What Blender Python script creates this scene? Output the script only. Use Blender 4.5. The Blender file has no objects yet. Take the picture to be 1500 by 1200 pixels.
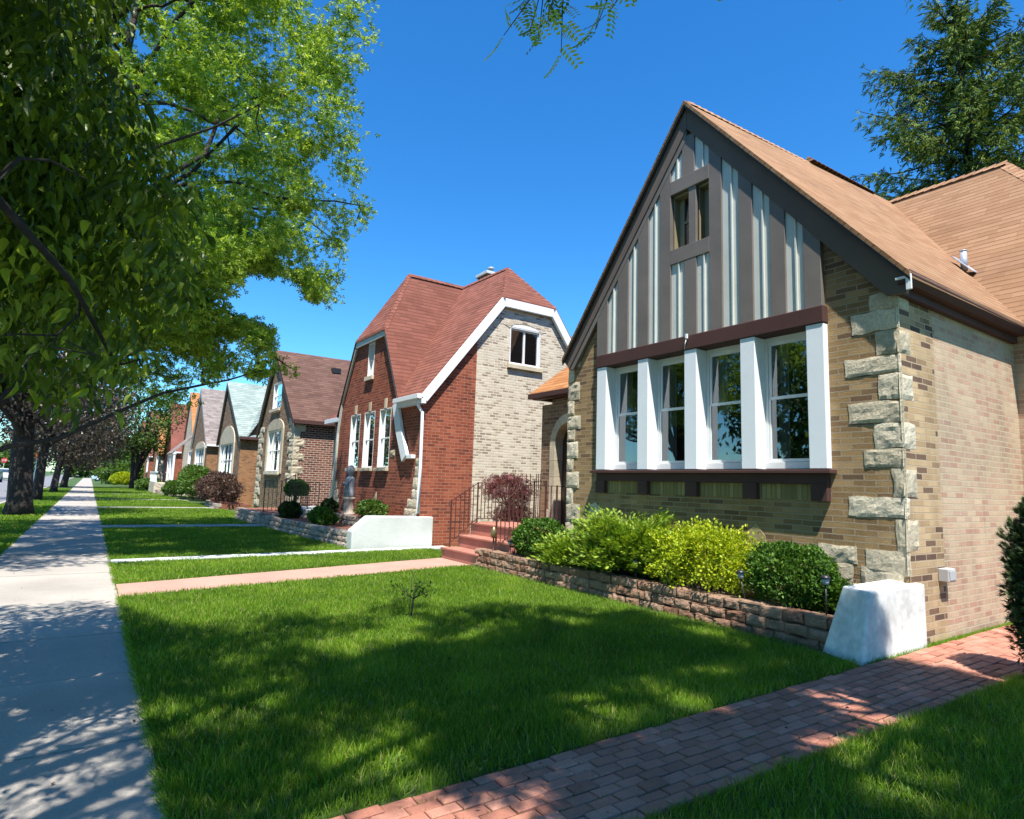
import bpy, math, random
import numpy as np
from mathutils import Vector, Matrix, noise
random.seed(7); rng = np.random.default_rng(7)
sc = bpy.context.scene
COL = sc.collection

# ------------------------------------------------------------------ camera
F_PX, YAW, PITCH, ROLL, CH = 897.737, 0.597273, 0.123702, 0.032338, 1.6
def cam_axes():
    f = np.array([math.sin(YAW)*math.cos(PITCH), math.cos(YAW)*math.cos(PITCH), math.sin(PITCH)])
    r = np.array([math.cos(YAW), -math.sin(YAW), 0.0]); u = np.cross(r, f)
    return r*math.cos(ROLL)+u*math.sin(ROLL), u*math.cos(ROLL)-r*math.sin(ROLL), f
CR, CU, CF = cam_axes()
def proj(P):
    P = np.atleast_2d(np.asarray(P, float)) - [0, 0, CH]
    d = P@CF; ok = d > 0.05
    dd = np.where(ok, d, 1)
    return 750+F_PX*(P@CR)/dd, 600-F_PX*(P@CU)/dd, ok
cd = bpy.data.cameras.new('camera'); cam = bpy.data.objects.new('camera', cd); COL.objects.link(cam)
cd.sensor_fit = 'HORIZONTAL'; cd.sensor_width = 36; cd.lens = 36*F_PX/1500
cd.clip_start = 0.05; cd.clip_end = 3000
m = Matrix.Identity(4)
for i in range(3):
    m[i][0], m[i][1], m[i][2] = CR[i], CU[i], -CF[i]
m[2][3] = CH
cam.matrix_world = m
sc.camera = cam

# ------------------------------------------------------------------ light
SUN = Vector((-1, -2.2, 4.9)).normalized()
w = bpy.data.worlds.new('World'); sc.world = w; w.use_nodes = True
nt = w.node_tree; bg = nt.nodes['Background']
sky = nt.nodes.new('ShaderNodeTexSky'); sky.sky_type = 'NISHITA'; sky.sun_disc = False
sky.sun_elevation = math.asin(SUN.z); sky.sun_rotation = math.atan2(SUN.x, SUN.y) % (2*math.pi)
sky.air_density = 1.0; sky.dust_density = 0.0; sky.ozone_density = 1.5; sky.altitude = 100
tint = nt.nodes.new('ShaderNodeMix'); tint.data_type = 'RGBA'; tint.blend_type = 'MULTIPLY'; tint.inputs[0].default_value = 1.0; tint.inputs[7].default_value = (.74, 1.24, 1.46, 1)
hs_ = nt.nodes.new('ShaderNodeHueSaturation'); hs_.inputs['Saturation'].default_value = 1.33
nt.links.new(sky.outputs[0], hs_.inputs['Color']); nt.links.new(hs_.outputs[0], tint.inputs[6]); nt.links.new(tint.outputs[2], bg.inputs[0]); bg.inputs[1].default_value = 0.088
sd = bpy.data.lights.new('sun', 'SUN'); so = bpy.data.objects.new('sun', sd); COL.objects.link(so)
sd.energy = 5.0; sd.angle = math.radians(0.53); sd.color = (1.0, 0.955, 0.88)
so.rotation_euler = (-SUN).to_track_quat('-Z', 'Y').to_euler(); so.location = (-10, -20, 40)
sc.view_settings.view_transform = 'Standard'; sc.view_settings.look = 'None'
sc.view_settings.exposure = 1.0; sc.view_settings.gamma = 1.0
sc.render.engine = 'CYCLES'
sc.cycles.max_bounces = 6; sc.cycles.transparent_max_bounces = 12
sc.cycles.diffuse_bounces = 3; sc.cycles.glossy_bounces = 3; sc.cycles.transmission_bounces = 3
sc.cycles.use_denoising = True; sc.cycles.denoising_prefilter = 'ACCURATE'; sc.cycles.denoising_input_passes = 'RGB_ALBEDO_NORMAL'

# ------------------------------------------------------------------ node helpers
def srgb(*c):
    if len(c) == 1: c = c[0]
    return tuple((v/255/12.92 if v/255 <= 0.04045 else ((v/255+0.055)/1.055)**2.4) for v in c[:3])+(1,)
def nd(nt, typ, ins=None, **props):
    n = nt.nodes.new(typ)
    for k, v in props.items(): setattr(n, k, v)
    for k, v in (ins or {}).items():
        s = n.inputs[k]
        if isinstance(v, bpy.types.NodeSocket): nt.links.new(v, s)
        else: s.default_value = v
    return n
def ramp(nt, fac, stops, interp='LINEAR'):
    n = nt.nodes.new('ShaderNodeValToRGB'); cr = n.color_ramp; cr.interpolation = interp
    while len(cr.elements) > 1: cr.elements.remove(cr.elements[-1])
    cr.elements[0].position = stops[0][0]; cr.elements[0].color = c4(stops[0][1])
    for p, c in stops[1:]:
        e = cr.elements.new(p); e.color = c4(c)
    nt.links.new(fac, n.inputs[0]); return n.outputs[0]
def c4(c): return tuple(c) if len(c) == 4 else tuple(c)+(1,)
def mix(nt, f, a, b, blend='MIX'):
    n = nt.nodes.new('ShaderNodeMix'); n.data_type = 'RGBA'; n.blend_type = blend
    for k, v in ((0, f), (6, a), (7, b)):
        s = n.inputs[k]
        if isinstance(v, bpy.types.NodeSocket): nt.links.new(v, s)
        else: s.default_value = v if k == 0 else c4(v)
    return n.outputs[2]
def mth(nt, op, a, b=0.0, c=0.0):
    n = nt.nodes.new('ShaderNodeMath'); n.operation = op
    for k, v in enumerate((a, b, c)):
        if isinstance(v, bpy.types.NodeSocket): nt.links.new(v, n.inputs[k])
        else: n.inputs[k].default_value = v
    return n.outputs[0]
def mat0(name):
    m = bpy.data.materials.new(name); m.use_nodes = True; nt = m.node_tree; nt.nodes.clear()
    return m, nt, nt.nodes.new('ShaderNodeOutputMaterial')
def noise_t(nt, vec, scale, detail=4, rough=.55):
    return nd(nt, 'ShaderNodeTexNoise', {'Vector': vec, 'Scale': scale, 'Detail': detail, 'Roughness': rough}).outputs[0]
def objco(nt): return nd(nt, 'ShaderNodeTexCoord').outputs['Object']
def uvco(nt): return nd(nt, 'ShaderNodeUVMap').outputs[0]

def simple(name, col, rough=.6, var=.12, scale=3, bump=0, bscale=60, metal=0, spec=.5, var2=.0, scale2=40):
    m, nt, out = mat0(name); co = objco(nt)
    n1 = noise_t(nt, co, scale); c = c4(col)
    lo = tuple(v*(1-var) for v in c[:3]); hi = tuple(min(1, v*(1+var)) for v in c[:3])
    cc = ramp(nt, n1, [(.3, lo), (.7, hi)])
    if var2:
        n2 = noise_t(nt, co, scale2, 3)
        cc = mix(nt, 1.0, cc, ramp(nt, n2, [(.3, (1-var2,)*3), (.7, (1+var2*.4,)*3)]), 'MULTIPLY')
    p = nd(nt, 'ShaderNodeBsdfPrincipled', {'Base Color': cc, 'Roughness': rough, 'Metallic': metal, 'Specular IOR Level': spec})
    if bump:
        b = nd(nt, 'ShaderNodeBump', {'Height': noise_t(nt, co, bscale, 6, .6), 'Distance': bump, 'Strength': 1.0})
        nt.links.new(b.outputs[0], p.inputs['Normal'])
    nt.links.new(p.outputs[0], out.inputs[0]); return m

def brick(name, stops, mortar, bw=.21, bh=.072, ms=.008, bump=.008, offset=.5, big=.1, grain=.2):
    m, nt, out = mat0(name); uv = uvco(nt)
    wob = nd(nt, 'ShaderNodeTexNoise', {'Vector': uv, 'Scale': 6.0, 'Detail': 2.0}).outputs['Color']
    uvw = nd(nt, 'ShaderNodeVectorMath', {0: uv, 1: nd(nt, 'ShaderNodeVectorMath', {0: wob, 3: .012}, operation='SCALE').outputs[0]}, operation='ADD').outputs[0]
    b = nd(nt, 'ShaderNodeTexBrick', {'Vector': uvw, 'Color1': (0, 0, 0, 1), 'Color2': (1, 1, 1, 1), 'Mortar': (.5, .5, .5, 1), 'Scale': 1.0,
        'Mortar Size': ms, 'Mortar Smooth': .15, 'Bias': 0.0, 'Brick Width': bw, 'Row Height': bh}, offset=offset)
    c = ramp(nt, b.outputs[0], stops)
    n1 = noise_t(nt, uv, 1.1, 3); n2 = noise_t(nt, uv, 55, 5, .7)
    c = mix(nt, 1.0, c, ramp(nt, n1, [(.3, (1-big,)*3), (.7, (1+big*.6,)*3)]), 'MULTIPLY')
    c = mix(nt, 1.0, c, ramp(nt, n2, [(.25, (1-grain,)*3), (.75, (1+grain*.5,)*3)]), 'MULTIPLY')
    st = nd(nt, 'ShaderNodeMapping', {'Vector': uv, 'Scale': (2.6, .45, 1)}).outputs[0]
    c = mix(nt, 1.0, c, ramp(nt, noise_t(nt, st, 1.0, 5, .6), [(.32, (.74, .73, .72)), (.5, (1, 1, 1)), (.75, (1.08, 1.07, 1.05))]), 'MULTIPLY')
    mo = ramp(nt, n2, [(.3, tuple(v*.8 for v in mortar[:3])), (.7, mortar)])
    c = mix(nt, b.outputs[1], c, mo)
    h = mth(nt, 'ADD', mth(nt, 'MULTIPLY', mth(nt, 'SUBTRACT', 1.0, b.outputs[1]), 1.0), mth(nt, 'MULTIPLY', n2, .45))
    bp = nd(nt, 'ShaderNodeBump', {'Height': h, 'Distance': bump, 'Strength': 1.0})
    p = nd(nt, 'ShaderNodeBsdfPrincipled', {'Base Color': c, 'Roughness': .88, 'Specular IOR Level': .25, 'Normal': bp.outputs[0]})
    nt.links.new(p.outputs[0], out.inputs[0]); return m

def shingle(name, stops, row=.125, wid=.31, line=.5, bump=.035):
    m, nt, out = mat0(name); uv = uvco(nt)
    wob = nd(nt, 'ShaderNodeTexNoise', {'Vector': uv, 'Scale': 1.6, 'Detail': 3.0}).outputs['Color']
    uvw = nd(nt, 'ShaderNodeVectorMath', {0: uv, 1: nd(nt, 'ShaderNodeVectorMath', {0: wob, 3: .03}, operation='SCALE').outputs[0]}, operation='ADD').outputs[0]
    b = nd(nt, 'ShaderNodeTexBrick', {'Vector': uvw, 'Color1': (0, 0, 0, 1), 'Color2': (1, 1, 1, 1), 'Mortar': (.5, .5, .5, 1), 'Scale': 1.0,
        'Mortar Size': .004, 'Mortar Smooth': .2, 'Brick Width': wid, 'Row Height': row}, offset=.37, offset_frequency=3)
    c = ramp(nt, b.outputs[0], stops)
    n1 = noise_t(nt, uv, .7, 4); n2 = noise_t(nt, uv, 90, 4, .7)
    c = mix(nt, 1.0, c, ramp(nt, n1, [(.3, (.84,)*3), (.7, (1.08,)*3)]), 'MULTIPLY')
    c = mix(nt, 1.0, c, ramp(nt, n2, [(.25, (.75,)*3), (.75, (1.15,)*3)]), 'MULTIPLY')
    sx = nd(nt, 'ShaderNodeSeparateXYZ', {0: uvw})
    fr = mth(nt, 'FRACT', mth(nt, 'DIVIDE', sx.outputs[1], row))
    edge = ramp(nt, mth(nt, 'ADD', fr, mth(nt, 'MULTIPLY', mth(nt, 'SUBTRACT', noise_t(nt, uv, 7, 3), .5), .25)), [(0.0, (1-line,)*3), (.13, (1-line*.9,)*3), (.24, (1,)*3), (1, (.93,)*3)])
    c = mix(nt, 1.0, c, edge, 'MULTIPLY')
    tooth = ramp(nt, fr, [(0, (0,)*3), (.06, (1,)*3), (1, (.1,)*3)])
    h = mth(nt, 'ADD', tooth, mth(nt, 'ADD', mth(nt, 'MULTIPLY', b.outputs[0], .25), mth(nt, 'MULTIPLY', n2, .2)))
    bp = nd(nt, 'ShaderNodeBump', {'Height': h, 'Distance': bump, 'Strength': .8})
    p = nd(nt, 'ShaderNodeBsdfPrincipled', {'Base Color': c, 'Roughness': .92, 'Specular IOR Level': .2, 'Normal': bp.outputs[0]})
    nt.links.new(p.outputs[0], out.inputs[0]); return m

def rndmat(name, stops, rough=.85, grain=.25, gscale=45, bump=.006, spec=.3, big=0.15):
    """colour by the per-face 'rnd' value (one value per block, paver or stone), plus grain"""
    m, nt, out = mat0(name); co = objco(nt)
    a = nd(nt, 'ShaderNodeAttribute', attribute_name='rnd').outputs['Fac']
    c = ramp(nt, a, stops)
    n2 = noise_t(nt, co, gscale, 6, .65); n1 = noise_t(nt, co, 2.3, 3)
    c = mix(nt, 1.0, c, ramp(nt, n2, [(.28, (1-grain,)*3), (.72, (1+grain*.5,)*3)]), 'MULTIPLY')
    c = mix(nt, 1.0, c, ramp(nt, n1, [(.3, (1-big,)*3), (.7, (1+big*.5,)*3)]), 'MULTIPLY')
    bp = nd(nt, 'ShaderNodeBump', {'Height': n2, 'Distance': bump, 'Strength': 1.0})
    p = nd(nt, 'ShaderNodeBsdfPrincipled', {'Base Color': c, 'Roughness': rough, 'Specular IOR Level': spec, 'Normal': bp.outputs[0]})
    nt.links.new(p.outputs[0], out.inputs[0]); return m

def leafmat(name, stops, trans=.4, tcol=1.5, rough=.5, spec=.35):
    m, nt, out = mat0(name)
    a = nd(nt, 'ShaderNodeAttribute', attribute_name='rnd').outputs['Fac']
    c = ramp(nt, a, stops)
    tc = mix(nt, 1.0, c, (tcol, tcol*.95, tcol*.35), 'MULTIPLY')
    p = nd(nt, 'ShaderNodeBsdfPrincipled', {'Base Color': c, 'Roughness': rough, 'Specular IOR Level': spec})
    t = nd(nt, 'ShaderNodeBsdfTranslucent', {'Color': tc})
    mx = nd(nt, 'ShaderNodeMixShader', {0: trans, 1: p.outputs[0], 2: t.outputs[0]})
    nt.links.new(mx.outputs[0], out.inputs[0]); return m

def glassmat(name, refl=.12, tint=(.75, .8, .82)):
    m, nt, out = mat0(name); co = objco(nt)
    n = noise_t(nt, co, 1.3, 1)
    bp = nd(nt, 'ShaderNodeBump', {'Height': n, 'Distance': .01, 'Strength': .5})
    g = nd(nt, 'ShaderNodeBsdfGlossy', {'Color': (.9, .95, 1, 1), 'Roughness': .015, 'Normal': bp.outputs[0]})
    t = nd(nt, 'ShaderNodeBsdfTransparent', {'Color': c4(tint)})
    fr = nd(nt, 'ShaderNodeFresnel', {'IOR': 1.5})
    f = mth(nt, 'ADD', mth(nt, 'MULTIPLY', fr.outputs[0], 1.3), refl)
    mx = nd(nt, 'ShaderNodeMixShader', {0: mth(nt, 'MINIMUM', f, 1.0), 1: t.outputs[0], 2: g.outputs[0]})
    nt.links.new(mx.outputs[0], out.inputs[0]); return m

# ------------------------------------------------------------------ mesh builder
class MB:
    def __init__(s): s.v = []; s.f = []; s.r = []; s.n = []; s.sm = []
    def add(s, vs, fs, r=None, uvn=None, smooth=False):
        o = len(s.v); s.v += [tuple(map(float, p)) for p in vs]
        r = random.random() if r is None else r
        for f in fs:
            s.f.append(tuple(i+o for i in f)); s.r.append(r); s.n.append(uvn); s.sm.append(smooth)
        return s
    def quad(s, a, b, c, d, r=None, uvn=None): return s.add([a, b, c, d], [(0, 1, 2, 3)], r, uvn)
    def poly(s, pts, r=None, uvn=None): return s.add(pts, [tuple(range(len(pts)))], r, uvn)
    def wall(s, pts, holes=(), r=None):
        from mathutils.geometry import tessellate_polygon
        loops = [[Vector(p) for p in pts]]+[[Vector(p) for p in h] for h in holes]
        flat = [tuple(p) for l in loops for p in l]
        return s.add(flat, [tuple(t) for t in tessellate_polygon(loops)], r)
    def box(s, x0, x1, y0, y1, z0, z1, r=None):
        return s.add([(x0,y0,z0),(x1,y0,z0),(x1,y1,z0),(x0,y1,z0),(x0,y0,z1),(x1,y0,z1),(x1,y1,z1),(x0,y1,z1)],
            [(0,3,2,1),(4,5,6,7),(0,1,5,4),(1,2,6,5),(2,3,7,6),(3,0,4,7)], r)
    def hexa(s, b, t, r=None):
        return s.add(list(b)+list(t), [(3,2,1,0),(4,5,6,7),(0,1,5,4),(1,2,6,5),(2,3,7,6),(3,0,4,7)], r)
    def prism(s, pts, d, r=None, uvn=None):
        """polygon extruded along vector d"""
        n = len(pts); d = np.array(d, float); q = [tuple(np.array(p)+d) for p in pts]
        return s.add(list(pts)+q, [tuple(range(n))[::-1], tuple(range(n, 2*n))]+[(i, (i+1) % n, n+(i+1) % n, n+i) for i in range(n)], r, uvn)
    def slab(s, pts, th, r=None, uvn=None): return s.prism(pts, (0, 0, -th), r, uvn)
    def beam(s, a, b, w, h, up=(0, 0, 1), r=None):
        """square bar from a to b, width w (sideways), height h (along up)"""
        a = Vector(a); b = Vector(b); d = (b-a).normalized(); u = Vector(up); sd_ = d.cross(u).normalized(); u = sd_.cross(d)
        c = [a-sd_*w/2-u*h/2, a+sd_*w/2-u*h/2, a+sd_*w/2+u*h/2, a-sd_*w/2+u*h/2]
        e = [p+(b-a) for p in c]
        return s.add([*c, *e], [(0,1,2,3)[::-1],(4,5,6,7),(0,1,5,4),(1,2,6,5),(2,3,7,6),(3,0,4,7)], r)
    def tube(s, pts, rad, n=8, r=None, cap=True, wob=0):
        pts = [Vector(p) for p in pts]; k = len(pts)
        if not hasattr(rad, '__len__'): rad = [rad]*k
        vs = []; ref = Vector((.31, .17, .93))
        for i, p in enumerate(pts):
            d = (pts[min(i+1, k-1)]-pts[max(i-1, 0)])
            d = d.normalized() if d.length > 1e-9 else Vector((0, 0, 1))
            a = d.cross(ref if abs(d.dot(ref)) < .95 else Vector((1, 0, 0))).normalized(); b = d.cross(a)
            for j in range(n):
                t = 2*math.pi*j/n; rr = rad[i]*(1+wob*noise.noise((p+Vector((math.cos(t), math.sin(t), 0))*.5)*3) if wob else 1)
                vs.append(p+a*math.cos(t)*rr+b*math.sin(t)*rr)
        fs = [(i*n+j, i*n+(j+1) % n, (i+1)*n+(j+1) % n, (i+1)*n+j) for i in range(k-1) for j in range(n)]
        if cap: fs += [tuple(range(n))[::-1], tuple(range((k-1)*n, k*n))]
        return s.add(vs, fs, r, smooth=True)
    def lathe(s, prof, c=(0, 0, 0), n=20, r=None, sq=(1, 1)):
        vs = []
        for (rad, z) in prof:
            for j in range(n):
                t = 2*math.pi*j/n; vs.append((c[0]+rad*math.cos(t)*sq[0], c[1]+rad*math.sin(t)*sq[1], c[2]+z))
        k = len(prof)
        fs = [(i*n+j, i*n+(j+1) % n, (i+1)*n+(j+1) % n, (i+1)*n+j) for i in range(k-1) for j in range(n)]
        fs += [tuple(range(n))[::-1], tuple(range((k-1)*n, k*n))]
        return s.add(vs, fs, r, smooth=True)
    def rock(s, O, eu, ev, en, nu=8, nv=4, amp=.02, pillow=.012, r=None, seed=None, jitb=.022):
        """rock-faced stone: base corner O, edges eu, ev, thickness en (outward); front face broken by noise"""
        O, eu, ev, en = (Vector(q) for q in (O, eu, ev, en)); nn = en.normalized(); sd_ = Vector((random.random()*50, random.random()*50, random.random()*50))
        g = []
        for j in range(nv+1):
            for i in range(nu+1):
                u, v = i/nu, j/nv; p = O+eu*u+ev*v+en
                e = min(u, 1-u)*eu.length, min(v, 1-v)*ev.length
                fall = min(1, min(e)/.03)
                d = amp*(noise.noise(p*9+sd_)*.8+noise.noise(p*23+sd_)*.5)*fall - pillow*(1-fall)
                jit = Vector((0, 0, 0))
                if not (0 < i < nu and 0 < j < nv): jit = (eu.normalized()*noise.noise(p*5.3+sd_)+ev.normalized()*noise.noise(p*6.1-sd_))*jitb
                if 0 < i < nu and 0 < j < nv: jit = (eu.normalized()*noise.noise(p*31+sd_)+ev.normalized()*noise.noise(p*29-sd_))*.008
                g.append(p+nn*d+jit)
        W = nu+1; r = random.random() if r is None else r
        fs = [(j*W+i, j*W+i+1, (j+1)*W+i+1, (j+1)*W+i) for j in range(nv) for i in range(nu)]
        s.add(g, fs, r)
        b = [O, O+eu, O+eu+ev, O+ev]; k = len(g)
        ring = [i for i in range(W)]+[j*W+nu for j in range(1, nv+1)]+[nv*W+i for i in range(nu-1, -1, -1)]+[j*W for j in range(nv-1, 0, -1)]
        rp = [g[i] for i in ring]; bp = [p-nn*((p-O).dot(nn)) for p in rp]; n = len(rp)
        s.add(rp+bp, [(i, n+i, n+(i+1) % n, (i+1) % n) for i in range(n)], r)
        return s
    def build(s, name, mat, parent=None, loc=(0, 0, 0), bevel=0, smooth=False):
        me = bpy.data.meshes.new(name); L = np.array(loc, float)
        V = np.array(s.v, float).reshape(-1, 3)
        me.from_pydata((V-L).tolist(), [], s.f)
        uvl = me.uv_layers.new(name='UVMap')
        uv = np.zeros((len(me.loops), 2)); li = 0
        for fi, f in enumerate(s.f):
            P = V[list(f)]
            if s.n[fi] is not None: nn = np.array(s.n[fi], float)
            else:
                nn = np.zeros(3)
                for a in range(len(f)): nn += np.cross(P[a], P[(a+1) % len(f)])
            nn = nn/(np.linalg.norm(nn)+1e-12)
            if abs(nn[2]) > .995: t = np.array([1., 0, 0]); b = np.array([0, 1., 0])
            else:
                t = np.array([-nn[1], nn[0], 0.]); t /= np.linalg.norm(t); b = np.cross(nn, t)
                if b[2] < 0: b = -b
            uv[li:li+len(f), 0] = P@t+.013*abs(t[0]); uv[li:li+len(f), 1] = P@b; li += len(f)
        uvl.data.foreach_set('uv', uv.ravel())
        at = me.attributes.new('rnd', 'FLOAT', 'FACE'); at.data.foreach_set('value', np.array(s.r, np.float32))
        me.polygons.foreach_set('use_smooth', np.array([bool(q or smooth) for q in s.sm]))
        me.materials.append(mat)
        o = bpy.data.objects.new(name, me); COL.objects.link(o)
        if parent is not None:
            o.parent = parent
            pl = getattr(parent, 'location', Vector((0, 0, 0)))
        else: o.location = loc
        if bevel:
            bm_ = o.modifiers.new('bevel', 'BEVEL'); bm_.width = bevel; bm_.segments = 2; bm_.limit_method = 'ANGLE'; bm_.angle_limit = math.radians(40)
        return o

def thing(name, label, cat, loc=(0, 0, 0), group=None):
    o = bpy.data.objects.new(name, None); COL.objects.link(o); o.location = loc; o.empty_display_size = .3
    return tag(o, label, cat, group)
def tag(o, label, cat, group=None):
    o['label'] = label; o['category'] = cat
    if group: o['group'] = group
    return o
def kind(o, k): o['kind'] = k; return o

def scatter(name, tv, tf, P, A, U, S, mat, parent=None, loc=(0, 0, 0), rnd=None, bend=None):
    """n copies of a small leaf / blade template merged into one mesh"""
    tv = np.array(tv, float); P = np.asarray(P, float); n, k = len(P), len(tv)
    A = A/np.linalg.norm(A, axis=1, keepdims=True)
    B = np.cross(U, A); B /= (np.linalg.norm(B, axis=1, keepdims=True)+1e-9); U = np.cross(A, B)
    S = np.asarray(S, float); S = S[:, None] if S.ndim == 1 else S
    if S.shape[1] == 1: S = np.repeat(S, 3, 1)
    V = P[:, None, :]+tv[None, :, 0:1]*(A*S[:, 0:1])[:, None, :]+tv[None, :, 1:2]*(B*S[:, 1:2])[:, None, :]+tv[None, :, 2:3]*(U*S[:, 2:3])[:, None, :]
    V = (V-np.array(loc)).reshape(-1, 3).astype(np.float32)
    fl = np.array([i for f in tf for i in f], np.int32); fn = np.array([len(f) for f in tf], np.int32)
    loops = (fl[None, :]+(np.arange(n)*k)[:, None]).ravel().astype(np.int32)
    tot = np.tile(fn, n); start = np.concatenate([[0], np.cumsum(tot)[:-1]]).astype(np.int32)
    me = bpy.data.meshes.new(name)
    me.vertices.add(len(V)); me.vertices.foreach_set('co', V.ravel())
    me.loops.add(len(loops)); me.loops.foreach_set('vertex_index', loops)
    me.polygons.add(len(start)); me.polygons.foreach_set('loop_start', start)
    me.update(calc_edges=True)
    r = rng.random(n) if rnd is None else np.asarray(rnd)
    at = me.attributes.new('rnd', 'FLOAT', 'FACE'); at.data.foreach_set('value', np.repeat(np.clip(r, 0, 1), len(tf)).astype(np.float32))
    me.polygons.foreach_set('use_smooth', np.zeros(len(start), bool))
    me.materials.append(mat)
    o = bpy.data.objects.new(name, me); COL.objects.link(o)
    if parent is not None: o.parent = parent
    else: o.location = loc
    return o
def unit(n):
    v = rng.normal(size=(n, 3)); return v/np.linalg.norm(v, axis=1, keepdims=True)

# leaf templates: (along, side, up)
def leaf_tpl(rows, droop=.2, fold=.15):
    v = [(0, 0, 0)]; f = []
    prev = None
    for a, wd in rows:
        z = -droop*a*a
        v += [(a, -wd, z+fold*wd), (a, 0, z), (a, wd, z+fold*wd)]
        i = len(v)-3
        if prev is None: f += [(0, i, i+1), (0, i+1, i+2)]
        else: f += [(prev, i, i+1, prev+1), (prev+1, i+1, i+2, prev+2)]
        prev = i
    v.append((1, 0, -droop)); t = len(v)-1
    f += [(prev, t, prev+1), (prev+1, t, prev+2)]
    return v, f
LINDEN = leaf_tpl([(.1, .1), (.36, .21), (.66, .16)], .45, .5)
OVAL = ([(0, 0, 0), (.45, -.3, .06), (1, 0, -.1), (.45, .3, .06), (.5, 0, 0)], [(0, 1, 4), (1, 2, 4), (0, 4, 3), (4, 2, 3)])
DIAM = ([(0, 0, 0), (.5, -.32, .05), (1, 0, -.08), (.5, .32, .05)], [(0, 1, 2), (0, 2, 3)])
def frond_tpl(pairs, ll, lw, droop=.25):
    v = []; f = []
    for i in range(pairs):
        t = (i+.6)/pairs
        for sgn in (-1, 1):
            b = np.array([t*.95, 0, -droop*t*t]); d = np.array([.42, sgn*.9, -.12]); d /= np.linalg.norm(d)
            n_ = np.array([d[1], -d[0], 0])*sgn*-1
            l = ll*(1-.35*abs(t-.45)); q = [b, b+d*l*.5+n_*lw, b+d*l, b+d*l*.5-n_*lw]
            k = len(v); v += [tuple(x) for x in q]; f.append((k, k+1, k+2, k+3))
    return v, f
FROND = frond_tpl(6, .29, .07)
FROND_S = frond_tpl(4, .34, .1)
def tuft_tpl(n, seed, w=.19):
    R = np.random.default_rng(seed); v = []; f = []
    for i in range(n):
        t = .15+.75*i/n; a = i*2.4; b = np.array([t*.75, 0, -.25*t*t]); d = np.array([.55, .8*math.cos(a), .55*math.sin(a)-.2]); d /= np.linalg.norm(d)
        s_ = np.cross(d, R.normal(size=3)); s_ /= np.linalg.norm(s_); l = R.uniform(.38, .6); k = len(v)
        v += [tuple(b), tuple(b+d*l*.5+s_*w*.5), tuple(b+d*l), tuple(b+d*l*.5-s_*w*.5)]; f.append((k, k+1, k+2, k+3))
    return v, f
TUFT = tuft_tpl(9, 4)

# ------------------------------------------------------------------ materials
M = {}
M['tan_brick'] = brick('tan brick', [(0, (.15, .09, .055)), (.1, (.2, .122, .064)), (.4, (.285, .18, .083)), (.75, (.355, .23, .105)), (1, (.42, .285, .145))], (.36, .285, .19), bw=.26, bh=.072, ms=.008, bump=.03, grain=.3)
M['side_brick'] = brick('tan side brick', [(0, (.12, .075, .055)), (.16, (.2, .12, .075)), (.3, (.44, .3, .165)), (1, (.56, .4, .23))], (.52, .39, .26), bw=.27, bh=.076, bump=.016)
M['pink_brick'] = brick('pink common brick', [(0, (.47, .27, .19)), (.25, (.55, .37, .255)), (.5, (.53, .39, .265)), (.75, (.59, .44, .3)), (1, (.48, .31, .225))], (.58, .47, .33), bw=.23, bh=.074, bump=.02, grain=.38, big=.18)
M['red_brick'] = brick('red brick', [(0, (.16, .045, .028)), (.3, (.25, .062, .034)), (.7, (.31, .08, .042)), (1, (.36, .11, .06))], (.4, .21, .14), bw=.23, bh=.082, ms=.007, bump=.006)
M['cream_brick'] = brick('cream brick', [(0, (.28, .21, .15)), (.2, (.4, .31, .23)), (.4, (.56, .48, .36)), (1, (.66, .58, .45))], (.68, .61, .49), bw=.2, bh=.074, ms=.013, bump=.008)
M['plum_brick'] = brick('plum brick', [(0, (.1, .035, .03)), (.5, (.17, .06, .045)), (1, (.24, .095, .065))], (.5, .42, .33), bw=.25, bh=.09, ms=.011, bump=.006)
M['brown_brick'] = brick('brown brick', [(0, (.12, .07, .045)), (.5, (.24, .14, .08)), (1, (.33, .21, .12))], (.34, .26, .18), bw=.22, bh=.08)
M['orange_brick'] = brick('orange brick', [(0, (.2, .09, .04)), (.5, (.33, .155, .065)), (1, (.4, .2, .09))], (.36, .24, .15), bw=.22, bh=.08)
M['green_brick'] = brick('soldier brick', [(0, (.22, .17, .07)), (1, (.36, .29, .13))], (.2, .17, .1), bw=.072, bh=.22, offset=0)
M['tan_roof'] = shingle('tan shingles', [(0, (.33, .178, .096)), (.5, (.375, .21, .115)), (1, (.415, .243, .138))])
M['orange_roof'] = shingle('orange shingles', [(0, (.42, .17, .06)), (1, (.56, .26, .11))])
M['red_roof'] = shingle('red shingles', [(0, (.19, .07, .05)), (.5, (.225, .085, .06)), (1, (.26, .1, .072))], row=.14)
M['brown_roof'] = shingle('brown shingles', [(0, (.115, .062, .048)), (.5, (.145, .08, .062)), (1, (.18, .1, .078))], row=.15)
M['green_roof'] = shingle('pale green shingles', [(0, (.23, .29, .265)), (1, (.34, .4, .37))], row=.22, line=.5)
M['grey_roof'] = shingle('grey brown shingles', [(0, (.19, .155, .14)), (.5, (.25, .205, .185)), (1, (.31, .26, .235))], row=.2, line=.3)
M['maroon_roof'] = shingle('maroon shingles', [(0, (.19, .06, .05)), (1, (.27, .095, .075))], row=.2)
M['stone'] = rndmat('limestone', [(0, (.48, .41, .29)), (.5, (.6, .52, .38)), (1, (.68, .6, .46))], bump=.014, gscale=38, grain=.35)
M['tanstone'] = simple('ochre sandstone', (.36, .28, .14), .9, .12, 8, bump=.004, bscale=40)
M['block'] = rndmat('garden wall block', [(0, (.2, .1, .062)), (.4, (.3, .17, .108)), (.7, (.36, .225, .15)), (1, (.27, .175, .118))], bump=.014, gscale=55, grain=.4)
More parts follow.
